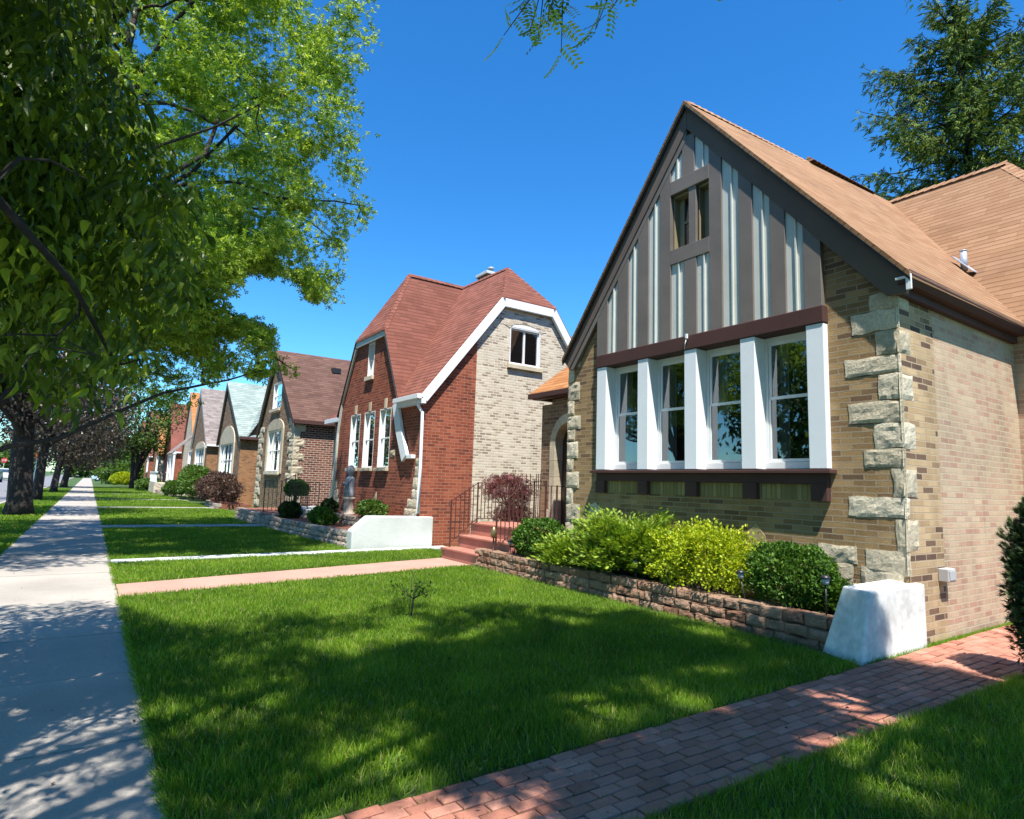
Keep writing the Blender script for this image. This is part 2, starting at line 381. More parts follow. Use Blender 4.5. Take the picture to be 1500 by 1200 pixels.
M['greyblock'] = rndmat('grey garden block', [(0, (.25, .19, .15)), (.5, (.36, .29, .24)), (1, (.44, .37, .31))], bump=.012, gscale=45, grain=.35)
M['paver'] = rndmat('clay paver', [(0, (.35, .145, .098)), (.5, (.44, .19, .13)), (1, (.5, .245, .175))], bump=.004, gscale=90, grain=.25, big=.2)
M['brown_trim'] = simple('brown aluminium trim', (.155, .132, .118), .6, .14, 1.3, bump=.006, bscale=2.2)
M['plum_trim'] = simple('plum brown metal', (.078, .04, .036), .6, .1, 1.5, bump=.003, bscale=3, spec=.15)
M['panel'] = simple('grey green panel', (.55, .57, .52), .5, .05)
M['dark_fascia'] = simple('dark brown fascia', (.14, .11, .095), .85, .1, 1.5, spec=.1)
M['white_metal'] = simple('white painted metal', (.76, .79, .82), .4, .03, 1.5, bump=.002, bscale=2.5)
M['white_frame'] = simple('white vinyl', (.72, .73, .72), .45, .03)
M['white_conc'] = simple('white painted concrete', (.7, .69, .66), .85, .16, 3.0, bump=.002, bscale=40, var2=.2, scale2=14)
M['grey_conc'] = simple('grey concrete', (.55, .57, .54), .85, .12, 1.6, bump=.004, bscale=30, var2=.12)
M['pink_conc'] = simple('pink painted concrete', (.44, .25, .19), .85, .1, 1.4, bump=.003, bscale=50, var2=.15)
M['red_conc'] = simple('red painted concrete', (.42, .165, .115), .7, .14, 2.5, bump=.003, bscale=30, var2=.12)
M['walk'] = simple('pale concrete', (.36, .325, .28), .9, .14, .8, bump=.003, bscale=90, var2=.16, scale2=60)
M['soil'] = simple('garden soil', (.11, .075, .05), .95, .3, 9, bump=.03, bscale=30, var2=.4)
M['mulch'] = simple('red mulch', (.26, .1, .06), .95, .3, 12, bump=.03, bscale=40, var2=.4)
M['earth'] = simple('turf earth', (.05, .095, .015), .95, .3, 4, bump=.02, bscale=40, var2=.3)
M['asphalt'] = simple('asphalt', (.19, .19, .2), .9, .1, .5, bump=.003, bscale=120, var2=.2, scale2=120)
M['iron'] = simple('brown painted iron', (.075, .026, .018), .5, .2, 8)
M['black_iron'] = simple('black iron', (.02, .018, .017), .5, .2, 8)
M['wood_dark'] = simple('dark door wood', (.045, .02, .014), .45, .2, 3)
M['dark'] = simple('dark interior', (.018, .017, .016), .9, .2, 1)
M['curtain'] = simple('white curtain', (.5, .5, .49), .9, .05)
M['yellow_reveal'] = simple('ochre painted reveal', (.25, .21, .12), .6, .1)
M['galv'] = simple('galvanised metal', (.4, .43, .48), .5, .1, 6, metal=.25)
M['grey_plastic'] = simple('grey plastic', (.42, .42, .42), .5, .05)
M['black_plastic'] = simple('black plastic', (.02, .02, .022), .4, .1)
M['bark'] = simple('grey brown bark', (.075, .06, .05), .95, .3, 4, bump=.05, bscale=14, var2=.45, scale2=22)
M['bark_dark'] = simple('dark bark', (.04, .032, .027), .95, .3, 4, bump=.05, bscale=12, var2=.4, scale2=18)
M['statue'] = simple('grey statue stone', (.25, .27, .31), .7, .15, 6, bump=.006, bscale=30)
M['glass'] = glassmat('window glass', .14, (.5, .53, .55))
M['glass_far'] = glassmat('far window glass', .05)
M['lens'] = simple('dull lamp lens', (.3, .33, .36), .2, .05)
M['brass'] = simple('old brass', (.28, .2, .1), .35, .2, 8, metal=.7)
M['lamp_glass'] = simple('frosted lamp glass', (.6, .62, .64), .25, .05)
M['car_white'] = simple('white car paint', (.75, .76, .78), .25, .02, spec=.6)
M['car_blue'] = simple('dark blue car paint', (.03, .05, .14), .25, .05, spec=.6)
M['car_pale'] = simple('pale blue car paint', (.42, .55, .62), .25, .05, spec=.6)
M['car_glass'] = simple('car glass', (.03, .05, .07), .08, .05, spec=.8)
M['tyre'] = simple('tyre rubber', (.018, .018, .018), .8, .1)
M['red_sign'] = simple('red sign face', (.5, .03, .03), .4, .03)
M['orange_paint'] = simple('orange paint', (.6, .17, .05), .5, .05)
M['grass'] = leafmat('grass blades', [(0, (.065, .135, .01)), (.4, (.145, .275, .017)), (.75, (.24, .39, .027)), (.95, (.36, .46, .06)), (1, (.44, .38, .15))], .45, 1.3, .5, .3)
M['linden'] = leafmat('linden leaves', [(0, (.035, .07, .008)), (.45, (.1, .165, .015)), (.8, (.2, .28, .024)), (1, (.38, .45, .04))], .5, 1.7, .38, .4)
M['locust'] = leafmat('honey locust leaves', [(0, (.08, .16, .014)), (.5, (.22, .36, .03)), (1, (.46, .58, .09))], .42, 1.35, .42, .4)
M['purple'] = leafmat('purple maple leaves', [(0, (.035, .03, .016)), (.6, (.085, .06, .042)), (1, (.16, .12, .085))], .25, 1.2, .4, .5)
M['green_tree'] = leafmat('green leaves', [(0, (.04, .09, .012)), (.5, (.075, .15, .022)), (1, (.13, .22, .04))], .4, 1.3, .5)
M['spruce'] = leafmat('spruce needles', [(0, (.035, .07, .016)), (.5, (.085, .14, .028)), (1, (.2, .25, .055))], .15, 1.2, .7, .08)
M['box'] = leafmat('boxwood leaves', [(0, (.03, .08, .01)), (.6, (.065, .15, .018)), (1, (.13, .23, .03))], .28, 1.3, .5, .25)
M['juniper'] = leafmat('juniper sprays', [(0, (.1, .2, .016)), (.5, (.22, .34, .028)), (1, (.36, .45, .05))], .25, 1.2, .5)
M['gold'] = leafmat('golden leaves', [(0, (.17, .27, .008)), (.4, (.33, .43, .012)), (1, (.52, .55, .03))], .35, 1.15, .45)
M['yew'] = leafmat('dark yew needles', [(0, (.012, .03, .008)), (.6, (.022, .05, .012)), (1, (.055, .09, .018))], .15, 1.2, .5)
M['redleaf'] = leafmat('dark red leaves', [(0, (.07, .018, .022)), (.5, (.16, .045, .055)), (1, (.27, .1, .11))], .35, 1.2, .5)
M['barberry'] = leafmat('dull purple leaves', [(0, (.045, .022, .02)), (.6, (.1, .055, .045)), (1, (.16, .1, .07))], .25, 1.2, .5)

# ------------------------------------------------------------------ ground, pavement, road
g = MB(); g.quad((-1500, -1500, 0), (1500, -1500, 0), (1500, 2500, 0), (-1500, 2500, 0))
kind(g.build('ground', M['earth']), 'structure')
SX0, SX1 = -1.22, .455
g = MB()
for k in range(-4, 130):
    y = 4.44+1.49*k; dz = random.uniform(-.004, .004)
    g.box(SX0+random.uniform(-.006, .006), SX1+random.uniform(-.006, .006), y+.018, y+1.472, -.1, .028+dz)
kind(g.build('sidewalk', M['walk'], bevel=.004), 'structure')
g = MB(); g.quad((-10.9, -60, -.08), (-3.35, -60, -.08), (-3.35, 420, -.08), (-10.9, 420, -.08))
g2 = MB()
for x0, x1 in ((-3.35, -3.2), (-11.05, -10.9)):
    for k in range(-20, 90): g2.box(x0, x1, 3*k+.01, 3*k+2.99, -.3, .05)
kind(g2.build('kerb', M['walk'], bevel=.02), 'structure')
# the road surface lies in a shallow sheet just above the earth sheet
g = MB(); g.quad((-10.9, -60, .006), (-3.35, -60, .006), (-3.35, 420, .006), (-10.9, 420, .006))
kind(g.build('road', M['asphalt']), 'structure')

def pavers(name, x0, x1, ylo, yhi, seed):
    b = MB(); R = random.Random(seed); nrow = 9
    x = x0
    rows = nrow
    for j in range(rows):
        t0, t1 = j/rows, (j+1)/rows
        L = .178; x = x0-L*(.5 if j % 2 else 0)-R.random()*.04
        while x < x1:
            xa, xb = max(x, x0)+.004, min(x+L, x1)-.003
            if xb-xa > .03:
                ya0 = ylo(xa)+(yhi(xa)-ylo(xa))*t0+.005; ya1 = ylo(xa)+(yhi(xa)-ylo(xa))*t1-.005
                yb0 = ylo(xb)+(yhi(xb)-ylo(xb))*t0+.005; yb1 = ylo(xb)+(yhi(xb)-ylo(xb))*t1-.005
                h = .02+R.uniform(-.005, .006); tl = [R.uniform(-.003, .003) for _ in range(4)]; e = .006
                b.hexa([(xa, ya0, -.04), (xb, yb0, -.04), (xb, yb1, -.04), (xa, ya1, -.04)], [(xa, ya0, h-e), (xb, yb0, h-e), (xb, yb1, h-e), (xa, ya1, h-e)], rv := R.random())
                b.hexa([(xa, ya0, h-e), (xb, yb0, h-e), (xb, yb1, h-e), (xa, ya1, h-e)],
                       [(xa+e, ya0+e, h+tl[0]), (xb-e, yb0+e, h+tl[1]), (xb-e, yb1-e, h+tl[2]), (xa+e, ya1-e, h+tl[3])], rv)
            x += L
    return b
b = pavers('brick_path', SX1+.01, 14, lambda x: 2.28-.012*x+max(0, x-6.2)*-.02, lambda x: 3.0+.012*x, 3)
kind(b.build('brick_path', M['paver']), 'structure')
g = MB()
g.quad((SX1+.01, 9.58, .012), (6.42, 10.72, .012), (6.42, 11.98, .012), (SX1+.01, 10.66, .012))
kind(g.build('front_walk', M['pink_conc']), 'structure')
g = MB(); k = [(SX1+.01, 13.55), (3, 13.75), (7.6, 14.12)]
for (xa, ya), (xb, yb) in zip(k, k[1:]): g.hexa([(xa, ya-.42, -.05), (xb, yb-.42, -.05), (xb, yb, -.05), (xa, ya, -.05)], [(xa, ya-.42, .03), (xb, yb-.42, .03), (xb, yb, .03), (xa, ya, .03)])
kind(g.build('garden_path', M['grey_conc'], bevel=.008), 'structure')
g = MB()
for y in (21.4, 33.5, 44.0, 55.0, 66.0): g.box(SX1+.01, 5.4, y, y+1.1, -.05, .025)
kind(g.build('far_walks', M['walk'], bevel=.008), 'structure')
for y, s_ in ((29.6, .8), (52.5, .8)):
    pass

# ------------------------------------------------------------------ the tan house
XF = 7.5
L1 = (XF, 3.2, 0)
H1 = thing('brick_house', 'tan brick cottage with brown half-timbered gable and four tall white-framed windows', 'house', L1)
def P1(mb, name, mat, parent=None, bevel=0): return mb.build(name, M[mat], parent or H1, L1, bevel)
ZR, YR = 7.82, 6.14
# front wall around the window bay
g = MB()
def fw(pts): g.poly([(XF, y, z) for y, z in pts])
fw([(9.08, 0), (9.08, 4.12), (8.2, 5.2), (8.2, 1.9), (8.2, 0)])
fw([(8.2, 0), (8.2, 1.9), (4.04, 1.9), (4.04, 0)])
fw([(4.04, 0), (4.04, 5.2), (3.2, 4.24), (3.2, 0)])
fw([(8.2, 3.98), (8.2, 5.2), (6.5, 7.3), (6.5, 3.98)])
fw([(6.5, 3.98), (6.5, 5.3), (5.74, 5.3), (5.74, 3.98)])
fw([(6.5, 6.55), (6.5, 7.3), (6.14, 7.72), (5.74, 7.3), (5.74, 6.55)])
fw([(5.74, 3.98), (5.74, 7.3), (4.04, 5.2), (4.04, 3.98)])
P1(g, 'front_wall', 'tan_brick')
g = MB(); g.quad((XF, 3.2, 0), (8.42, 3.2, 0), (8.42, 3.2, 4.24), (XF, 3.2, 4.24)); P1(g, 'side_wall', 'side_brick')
g = MB(); g.quad((8.42, 3.2, 0), (11.2, 3.2, 0), (11.2, 3.2, 4.24), (8.42, 3.2, 4.24))
g.quad((11.2, 3.2, 0), (11.2, 1.15, 0), (11.2, 1.15, 4.24), (11.2, 3.2, 4.24))
g.quad((11.2, 1.15, 0), (18, 1.15, 0), (18, 1.15, 4.24), (11.2, 1.15, 4.24))
g.quad((18, 1.15, 0), (18, 10.85, 0), (18, 10.85, 4.24), (18, 1.15, 4.24))
g.quad((18, 10.85, 0), (8.2, 10.85, 0), (8.2, 10.85, 3.4), (18, 10.85, 3.4)); P1(g, 'rear_wall', 'pink_brick')
g = MB(); g.quad((8.2, 9.08, 0), (XF, 9.08, 0), (XF, 9.08, 4.12), (8.2, 9.08, 4.12)); P1(g, 'return_wall', 'tan_brick')
# room behind the windows (dark)
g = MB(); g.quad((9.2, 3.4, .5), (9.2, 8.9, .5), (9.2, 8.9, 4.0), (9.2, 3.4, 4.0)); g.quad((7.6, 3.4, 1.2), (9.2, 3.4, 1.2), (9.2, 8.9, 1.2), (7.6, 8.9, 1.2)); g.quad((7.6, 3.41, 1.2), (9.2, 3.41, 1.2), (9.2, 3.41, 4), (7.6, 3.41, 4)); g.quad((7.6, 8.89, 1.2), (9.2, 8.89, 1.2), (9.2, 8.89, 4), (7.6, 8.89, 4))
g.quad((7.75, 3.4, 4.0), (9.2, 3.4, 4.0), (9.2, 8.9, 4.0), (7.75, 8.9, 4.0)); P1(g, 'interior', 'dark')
# roof
th = .07
A = (7.33, YR, 7.87); P_ = (14.3, YR, 8.24); RX, RZ = 14.3, 8.24
rf = MB(); kr = (0, -1.19, 1)
rf.slab([A, (7.33, 2.98, 4.13), (10.95, 2.98, 4.16)], th, uvn=kr); rf.slab([A, (10.95, 2.98, 4.16), P_], th, uvn=kr)
kl = (0, 1.26, 1)
rf.slab([A, P_, (10.95, 9.12, 4.1)], th, uvn=kl); rf.slab([A, (10.95, 9.12, 4.1), (7.33, 9.12, 4.07)], th, uvn=kl)
km = (-1.22, 0, 1)
rf.slab([P_, (10.95, 2.98, 4.16), (10.95, .9, 4.16), (RX, 4.0, RZ)], th, uvn=km)
rf.slab([P_, (RX, 8.3, RZ), (10.95, 11.2, 4.12), (10.95, 9.12, 4.1)], th, uvn=km)
rf.slab([(RX, 4.0, RZ), (10.95, .9, 4.16), (18.2, .9, 4.16)], th, uvn=(0, -1.3, 1))
rf.slab([(RX, 8.3, RZ), (18.2, 11.2, 4.12), (10.95, 11.2, 4.12)], th, uvn=(0, 1.3, 1))
rf.slab([(RX, 4.0, RZ), (18.2, .9, 4.16), (18.2, 11.2, 4.12), (RX, 8.3, RZ)], th, uvn=(1, 0, 1))
ROOF1 = P1(rf, 'roof', 'tan_roof')
cap = MB()
def capline(a, b, n, w=.13):
    a = Vector(a); b = Vector(b)
    for i in range(n):
        p, q = a.lerp(b, i/n), a.lerp(b, (i+1.12)/n)
        d = (q-p).normalized(); s_ = d.cross(Vector((0, 0, 1))).normalized()*w
        up = Vector((0, 0, .045)); dn = Vector((0, 0, -.1)); r = random.random()
        cap.add([p-s_+dn, p+up*.3, p+s_+dn, q-s_+dn+up*.4, q+up*.9, q+s_+dn+up*.4], [(0, 1, 4, 3), (1, 2, 5, 4), (0, 2, 1), (3, 4, 5)], r)
capline(P_, (RX, 4.0, RZ), 12); capline((RX, 4.0, RZ), (11, .95, 4.2), 22); P1(cap, 'ridge_cap', 'tan_roof', ROOF1); cap = MB(); capline((7.4, YR, 7.875), (10.9, YR, 8.03), 22, .1)
P1(cap, 'ridge_cap', 'tan_roof', ROOF1); cap = MB()
capline((13.4, YR, 8.21), (11.0, YR, 8.14), 16, .12)
P1(cap, 'ridge_cap', 'tan_roof', ROOF1)
g = MB()
VX, VY, VZ = 11.86, 3.98, 5.55; g.tube([(VX, VY, VZ-.1), (VX, VY, VZ+.24)], .05, 14); g.tube([(VX, VY, VZ+.24), (VX, VY, VZ+.255)], [.057, .057], 14)
g.slab([(VX-.14, VY-.14, VZ-.145), (VX+.14, VY-.14, VZ-.13), (VX+.14, VY+.12, VZ+.18), (VX-.14, VY+.12, VZ+.165)], .02)
P1(g, 'vent_pipe', 'galv', ROOF1)
# rake fascia boards and gutter
g = MB()
g.prism([(7.405, YR, 7.79), (7.405, 3.0, 4.05), (7.405, 3.05, 3.9), (7.405, 3.27, 3.93), (7.405, YR, 7.4)], (.05, 0, 0))
g.prism([(7.4, YR, 7.79), (7.4, YR, 7.4), (7.4, 8.98, 3.86), (7.4, 9.1, 3.99)], (.05, 0, 0)); P1(g, 'fascia', 'dark_fascia', ROOF1, .004)
g = MB()
g.prism([(7.342, YR, 7.87-.07), (7.342, 2.98, 4.06), (7.342, 2.98, 4.02), (7.342, YR, 7.87-.12)], (.03, 0, 0))
g.prism([(7.342, YR, 7.87-.07), (7.342, YR, 7.87-.12), (7.342, 9.12, 3.95), (7.342, 9.12, 4.0)], (.03, 0, 0)); P1(g, 'drip_edge', 'black_iron', ROOF1)
g = MB(); prof = [(2.99, 4.16), (2.975, 4.1), (3.0, 4.05), (3.03, 4.01), (3.12, 4.01), (3.12, 4.04), (3.045, 4.04), (3.0, 4.12), (3.005, 4.16)]
g.prism([(7.37, y, z) for y, z in prof], (3.7, 0, 0)); g.box(7.44, 11.1, 3.12, 3.19, 3.92, 4.1); P1(g, 'gutter', 'plum_trim', H1)
g = MB(); g.box(7.345, 7.37, 2.97, 3.03, 3.92, 4.1); g.box(7.35, 7.372, 3.0, 3.14, 4.06, 4.09); P1(g, 'gutter_end', 'white_metal', H1, .006)
# half timbered gable
def gz(y):  # underside line of the fascia at the wall
    return 7.39-1.19*abs(y-YR) if y < YR else 7.39-1.25*(y-YR)
XB = 7.42
boards = [(8.22, 7.95), (7.7, 7.44), (7.21, 6.97), (6.21, 5.98), (5.22, 5.0), (4.73, 4.51), (4.26, 4.03)]
g = MB()
def vb(y1, y0, z0, z1a=None, z1b=None, x=XB, d=.075):
    z1a = gz(y1)+.05 if z1a is None else z1a; z1b = gz(y0)+.05 if z1b is None else z1b
    g.prism([(x, y1, z0), (x, y0, z0), (x, y0, z1b), (x, y1, z1a)], (d, 0, 0))
for y1, y0 in boards[:3]: vb(y1, y0, 3.96)
for y1, y0 in boards[4:]: vb(y1, y0, 3.96)
vb(6.72, 6.49, 3.96); vb(5.735, 5.51, 3.96)
vb(6.21, 5.98, 3.96, 5.24, 5.24, XB+.002); vb(6.13, 5.99, 5.42, 6.45, 6.45, XB+.012, .05); vb(6.25, 6.01, 6.6, gz(6.25)+.05, gz(6.01)+.05, XB+.002)
g.box(XB-.003, XB+.07, 5.735, 6.49, 5.22, 5.46); g.box(XB-.003, XB+.07, 5.735, 6.49, 6.4, 6.63)
# left rake board on the wall
g.prism([(XB-.004, YR+.02, 7.4), (XB-.004, 9.0, 3.84), (XB-.004, 8.87, 3.84), (XB-.004, YR+.02, 7.22)], (.06, 0, 0))
P1(g, 'timber_board', 'brown_trim', H1, .005)
g = MB(); XP = 7.452
for y1, y0, za, zb in ((7.95, 7.7, 3.9, None), (7.44, 7.21, 3.9, None), (6.97, 6.72, 3.9, None), (6.49, 6.21, 3.9, 5.3), (5.98, 5.735, 3.9, 5.3), (6.49, 6.25, 6.55, None), (6.01, 5.735, 6.55, None),
        (5.51, 5.22, 3.9, None), (5.0, 4.73, 3.9, None), (4.51, 4.26, 3.9, None)):
    t1 = gz(y1)+.06 if zb is None else zb; t0 = gz(y0)+.06 if zb is None else zb; ym = y1*.42+y0*.58
    g.prism([(XP, y1+.01, za), (XP, y0-.01, za), (XP, y0-.01, t0), (XP, y1+.01, t1)], (.02, 0, 0))
    tm = gz(ym)+.06 if zb is None else zb
    g.prism([(XP-.028, ym+.012, za), (XP-.028, ym-.012, za), (XP-.028, ym-.012, tm), (XP-.028, ym+.012, tm)], (.03, 0, 0))
P1(g, 'gable_panel', 'panel', H1, .002)
# attic window
g = MB()
for y1, y0 in ((6.49, 6.13), (5.99, 5.735)):
    g.box(7.5, 7.66, y1-.02, y1+.0, 5.46, 6.4); g.box(7.5, 7.66, y0, y0+.02, 5.46, 6.4); g.box(7.5, 7.66, y0+.02, y1-.02, 6.36, 6.4)
    g.box(7.62, 7.66, y0+.02, y0+.07, 5.46, 6.36); g.box(7.62, 7.66, y1-.12, y1-.02, 5.46, 6.36); g.box(7.62, 7.66, y0+.07, y1-.12, 5.93, 5.97)
AW = P1(g, 'attic_window', 'yellow_reveal', H1)
g = MB(); g.quad((7.645, 6.48, 5.46), (7.645, 5.74, 5.46), (7.645, 5.74, 6.38), (7.645, 6.48, 6.38)); P1(g, 'pane', 'glass', AW)
g = MB(); g.box(7.662, 7.68, 5.7, 6.5, 5.3, 6.5); P1(g, 'dark_backing', 'dark', AW)  # near-black sheet, its colour stands in for the unlit attic behind the pane
# window bay: header beam, sill, brackets, pillars
g = MB(); g.box(7.385, 7.68, 4.0, 8.2, 3.76, 3.985); HB = P1(g, 'header_beam', 'plum_trim', H1, .012)
g = MB(); g.box(7.34, 7.372, 6.1, 6.13, 3.93, 4.0); g.tube([(7.355, 6.115, 3.93), (7.34, 6.13, 3.85), (7.36, 6.16, 3.77)], .007, 6); P1(g, 'flag_hook', 'white_metal', HB)
g = MB(); g.hexa([(7.34, 3.95, 1.87), (7.68, 3.95, 1.87), (7.68, 8.27, 1.87), (7.34, 8.27, 1.87)], [(7.34, 3.95, 1.915), (7.68, 3.95, 1.935), (7.68, 8.27, 1.935), (7.34, 8.27, 1.915)])
g.box(7.425, 7.5, 4.03, 8.19, 1.74, 1.87); SILL = P1(g, 'sill', 'plum_trim', H1, .006)
for y1, y0 in ((8.19, 7.97), (7.18, 6.97), (6.2, 5.99), (5.21, 5.0), (4.24, 4.03)):
    g = MB(); g.box(7.41, 7.498, y0, y1, 1.53, 1.75); P1(g, 'bracket', 'plum_trim', SILL, .006)
g = MB(); g.quad((7.494, 8.2, 1.54), (7.494, 4.03, 1.54), (7.494, 4.03, 1.76), (7.494, 8.2, 1.76)); P1(g, 'soldier_course', 'green_brick', H1)
for y1, y0 in ((8.18, 7.94), (7.18, 6.95), (6.2, 5.97), (5.21, 4.98), (4.24, 4.01)):
    g = MB(); g.box(7.4, 7.68, y0, y1, 1.93, 3.758); P1(g, 'pillar', 'white_metal', H1, .008)
for y1, y0 in ((7.94, 7.18), (6.95, 6.2), (5.97, 5.21), (4.98, 4.24)):
    g = MB(); x0, x1 = 7.63, 7.68; f = .045
    g.box(7.61, 7.66, y0, y1, 1.94, 2.03); g.box(x0, x1, y0, y1, 3.69, 3.757)
    g.box(x0, x1, y1-f, y1, 2.03, 3.69); g.box(x0, x1, y0, y0+f, 2.03, 3.69)
    W = P1(g, 'window', 'white_frame', H1, .004)
    ya, yb = y0+f+.004, y1-f-.004
    g = MB(); q = .04
    g.box(7.645, 7.67, ya, yb, 2.885, 2.93); g.box(7.65, 7.675, ya, ya+q, 2.93, 3.69); g.box(7.65, 7.675, yb-q, yb, 2.93, 3.69); g.box(7.65, 7.675, ya+q, yb-q, 3.645, 3.69)
    g.box(7.635, 7.66, ya, ya+q*.8, 2.035, 2.885); g.box(7.635, 7.66, yb-q*.8, yb, 2.035, 2.885); g.box(7.635, 7.66, ya+q, yb-q, 2.035, 2.075)
    P1(g, 'sash', 'white_frame', W, .003)
    g = MB(); g.quad((7.663, yb, 2.93), (7.663, ya, 2.93), (7.663, ya, 3.69), (7.663, yb, 3.69)); g.quad((7.648, yb, 2.04), (7.648, ya, 2.04), (7.648, ya, 2.9), (7.648, yb, 2.9)); P1(g, 'pane', 'glass', W)
    g = MB(); n = 9; wv = [(7.8+.02*math.sin(i*1.9), yb-.04-i*.02) for i in range(n)]
    for (xa, ya_), (xb, yb_) in zip(wv, wv[1:]): g.quad((xa, ya_, 2.0), (xb, yb_, 2.0), (xb, yb_, 3.7), (xa, ya_, 3.7), .5)
    P1(g, 'curtain', 'curtain', W)
# corner stones
g = MB(); z = .74; i = 0; R = random.Random(4)
hs = [.27, .36, .24, .33, .22, .3, .26, .31, .22, .29, .26, .29]
for h in hs:
    if z > 3.95: break
    ln = (.52, .2)[i % 2]+R.uniform(-.14, .12); sl = (.07, .3)[i % 2]+R.uniform(-.02, .03); h = min(h, 4.0-z); am = .02 if z < 3.3 else .004
    g.rock((XF+.0, 3.2+ln, z+.006), (0, -ln-.02, 0), (0, 0, h-.012), (-.014, 0, 0), 12, 6, am*.7, .007, r_ := R.random())
    g.rock((XF-.018, 3.2, z+.006), (sl+.018, 0, 0), (0, 0, h-.012), (0, -.014, 0), 6, 6, am*.7, .012, r_)
    z += h; i += 1
for (y, z0, ln, h) in ((4.2, .82, .45, .2), (4.55, .6, .75, .21), (4.05, .4, .6, .2), (3.7, .55, .45, .25)):
    g.rock((XF, y, z0), (0, -ln, 0), (0, 0, h), (-.016, 0, 0), 10, 5, .018, .01)
P1(g, 'corner_stones', 'stone', H1)
g = MB(); z = .62; i = 0
while z < 4.0:
    h = R.uniform(.22, .36); ln = (.2, .36)[i % 2]+R.uniform(-.05, .06); h = min(h, 4.05-z)
    g.rock((XF, 9.1, z), (0, -ln, 0), (0, 0, h-.01), (-.02, 0, 0), 8, 6, .02, .012); z += h; i += 1
P1(g, 'corner_stones', 'stone', H1); g = MB()
g.prism([(XF-.008, 8.4, 1.0), (XF-.008, 8.15, 1.0), (XF-.008, 8.12, 1.22), (XF-.008, 8.28, 1.36), (XF-.008, 8.42, 1.3)], (.02, 0, 0), .6)
P1(g, 'accent_stone', 'stone', H1); g = MB()
g.prism([(XF-.004, 5.22, .85), (XF-.008, 4.93, .85), (XF-.008, 4.93, 1.04), (XF-.008, 5.06, 1.2), (XF-.008, 5.2, 1.08)], (.02, 0, 0), .6)
P1(g, 'accent_stone', 'tanstone', H1)
g = MB(); g.box(8.22, 8.42, 3.09, 3.2, .66, .81); EB = P1(g, 'electric_box', 'grey_plastic', H1, .01)
g = MB(); g.box(8.24, 8.4, 3.08, 3.089, .68, .79); P1(g, 'cover', 'grey_plastic', EB, .004)
# entrance bay at the left with arched stone door surround
g = MB(); g.quad((8.2, 10.85, 0), (8.2, 10.5, 0), (8.2, 10.5, 3.4), (8.2, 10.85, 3.4)); g.quad((8.2, 9.32, 0), (8.2, 9.08, 0), (8.2, 9.08, 3.7), (8.2, 9.32, 3.7))
ar = [(9.91+.59*math.cos(t), 2.5+.62*math.sin(t)) for t in np.linspace(0, math.pi, 13)]
g.poly([(8.2, y, z) for y, z in [(10.5, 3.5), (10.5, 2.5)]+ar[1:-1]+[(9.32, 2.5), (9.32, 3.5)]]); EN = P1(g, 'entrance_wall', 'brown_brick', H1)
g = MB(); ri = [(9.91+.44*math.cos(t), 2.5+.47*math.sin(t)) for t in np.linspace(0, math.pi, 13)]; ro = [(9.91+.62*math.cos(t), 2.5+.66*math.sin(t)) for t in np.linspace(0, math.pi, 13)]
for a in range(12): g.prism([(8.18, *ri[a]), (8.18, *ro[a]), (8.18, *ro[a+1]), (8.18, *ri[a+1])], (.25, 0, 0))
for k_ in range(5):
    z0, z1 = .78+k_*.345, .775+(k_+1)*.345
    e = .06 if k_ < 1 else 0
    g.box(8.18, 8.43, 10.35, 10.53+e, z0, z1); g.box(8.18, 8.43, 9.29, 9.47, z0, z1)
P1(g, 'door_surround', 'stone', H1, .006)
g = MB(); g.prism([(8.4, y, z) for y, z in [(10.35, .78)]+[(10.35, 2.5)]+[(9.91+.44*math.cos(t), 2.5+.47*math.sin(t)) for t in np.linspace(0, math.pi, 13)][::1][::-1][::-1]+[(9.47, .78)]], (.05, 0, 0))
D = P1(g, 'door', 'wood_dark', H1)
g = MB(); g.tube([(8.37, 9.6, 1.75), (8.37, 9.6, 1.9)], .015, 8); g.tube([(8.37, 9.6, 1.75), (8.4, 9.6, 1.75)], .01, 6); g.tube([(8.37, 9.6, 1.9), (8.4, 9.6, 1.9)], .01, 6); P1(g, 'handle', 'galv', D)
g = MB(); g.slab([(8.0, 11.1, 3.66), (8.0, 9.0, 3.66), (9.45, 9.0, 4.9), (9.45, 10.5, 4.9)], .06, uvn=(-.85, 0, 1)); g.slab([(8.0, 11.1, 3.66), (9.45, 10.5, 4.9), (11, 10.5, 4.9), (11, 11.1, 3.66)], .06); P1(g, 'entrance_roof', 'orange_roof', H1)
g = MB(); g.box(7.98, 8.06, 9.1, 11.12, 3.54, 3.65); g.box(8.06, 11, 11.03, 11.11, 3.54, 3.65); g.box(8.06, 8.2, 9.1, 11.03, 3.52, 3.55); P1(g, 'entrance_gutter', 'plum_trim', H1, .008)

# ------------------------------------------------------------------ concrete wing walls
g = MB(); g.hexa([(6.23, 3.12, -.05), (7.68, 3.12, -.05), (7.68, 3.6, -.05), (6.43, 3.62, -.05)], [(6.46, 3.12, .665), (7.68, 3.12, .67), (7.68, 3.42, .7), (6.49, 3.4, .69)])
o = g.build('wing_wall', M['white_conc'], None, (6.9, 3.3, 0), .018); tag(o, 'low white painted concrete wing wall beside the brick path at the corner of the tan cottage', 'wall')
g = MB(); g.prism([(5.2, 14.15, -.05), (7.32, 14.15, -.05), (7.32, 14.15, .75), (5.62, 14.15, .77), (5.2, 14.15, .42)], (0, .35, 0))
o = g.build('wing_wall', M['grey_conc'], None, (6.3, 14.3, 0), .03); tag(o, 'low grey concrete wing wall with sloped end in front of the red brick cottage', 'wall')

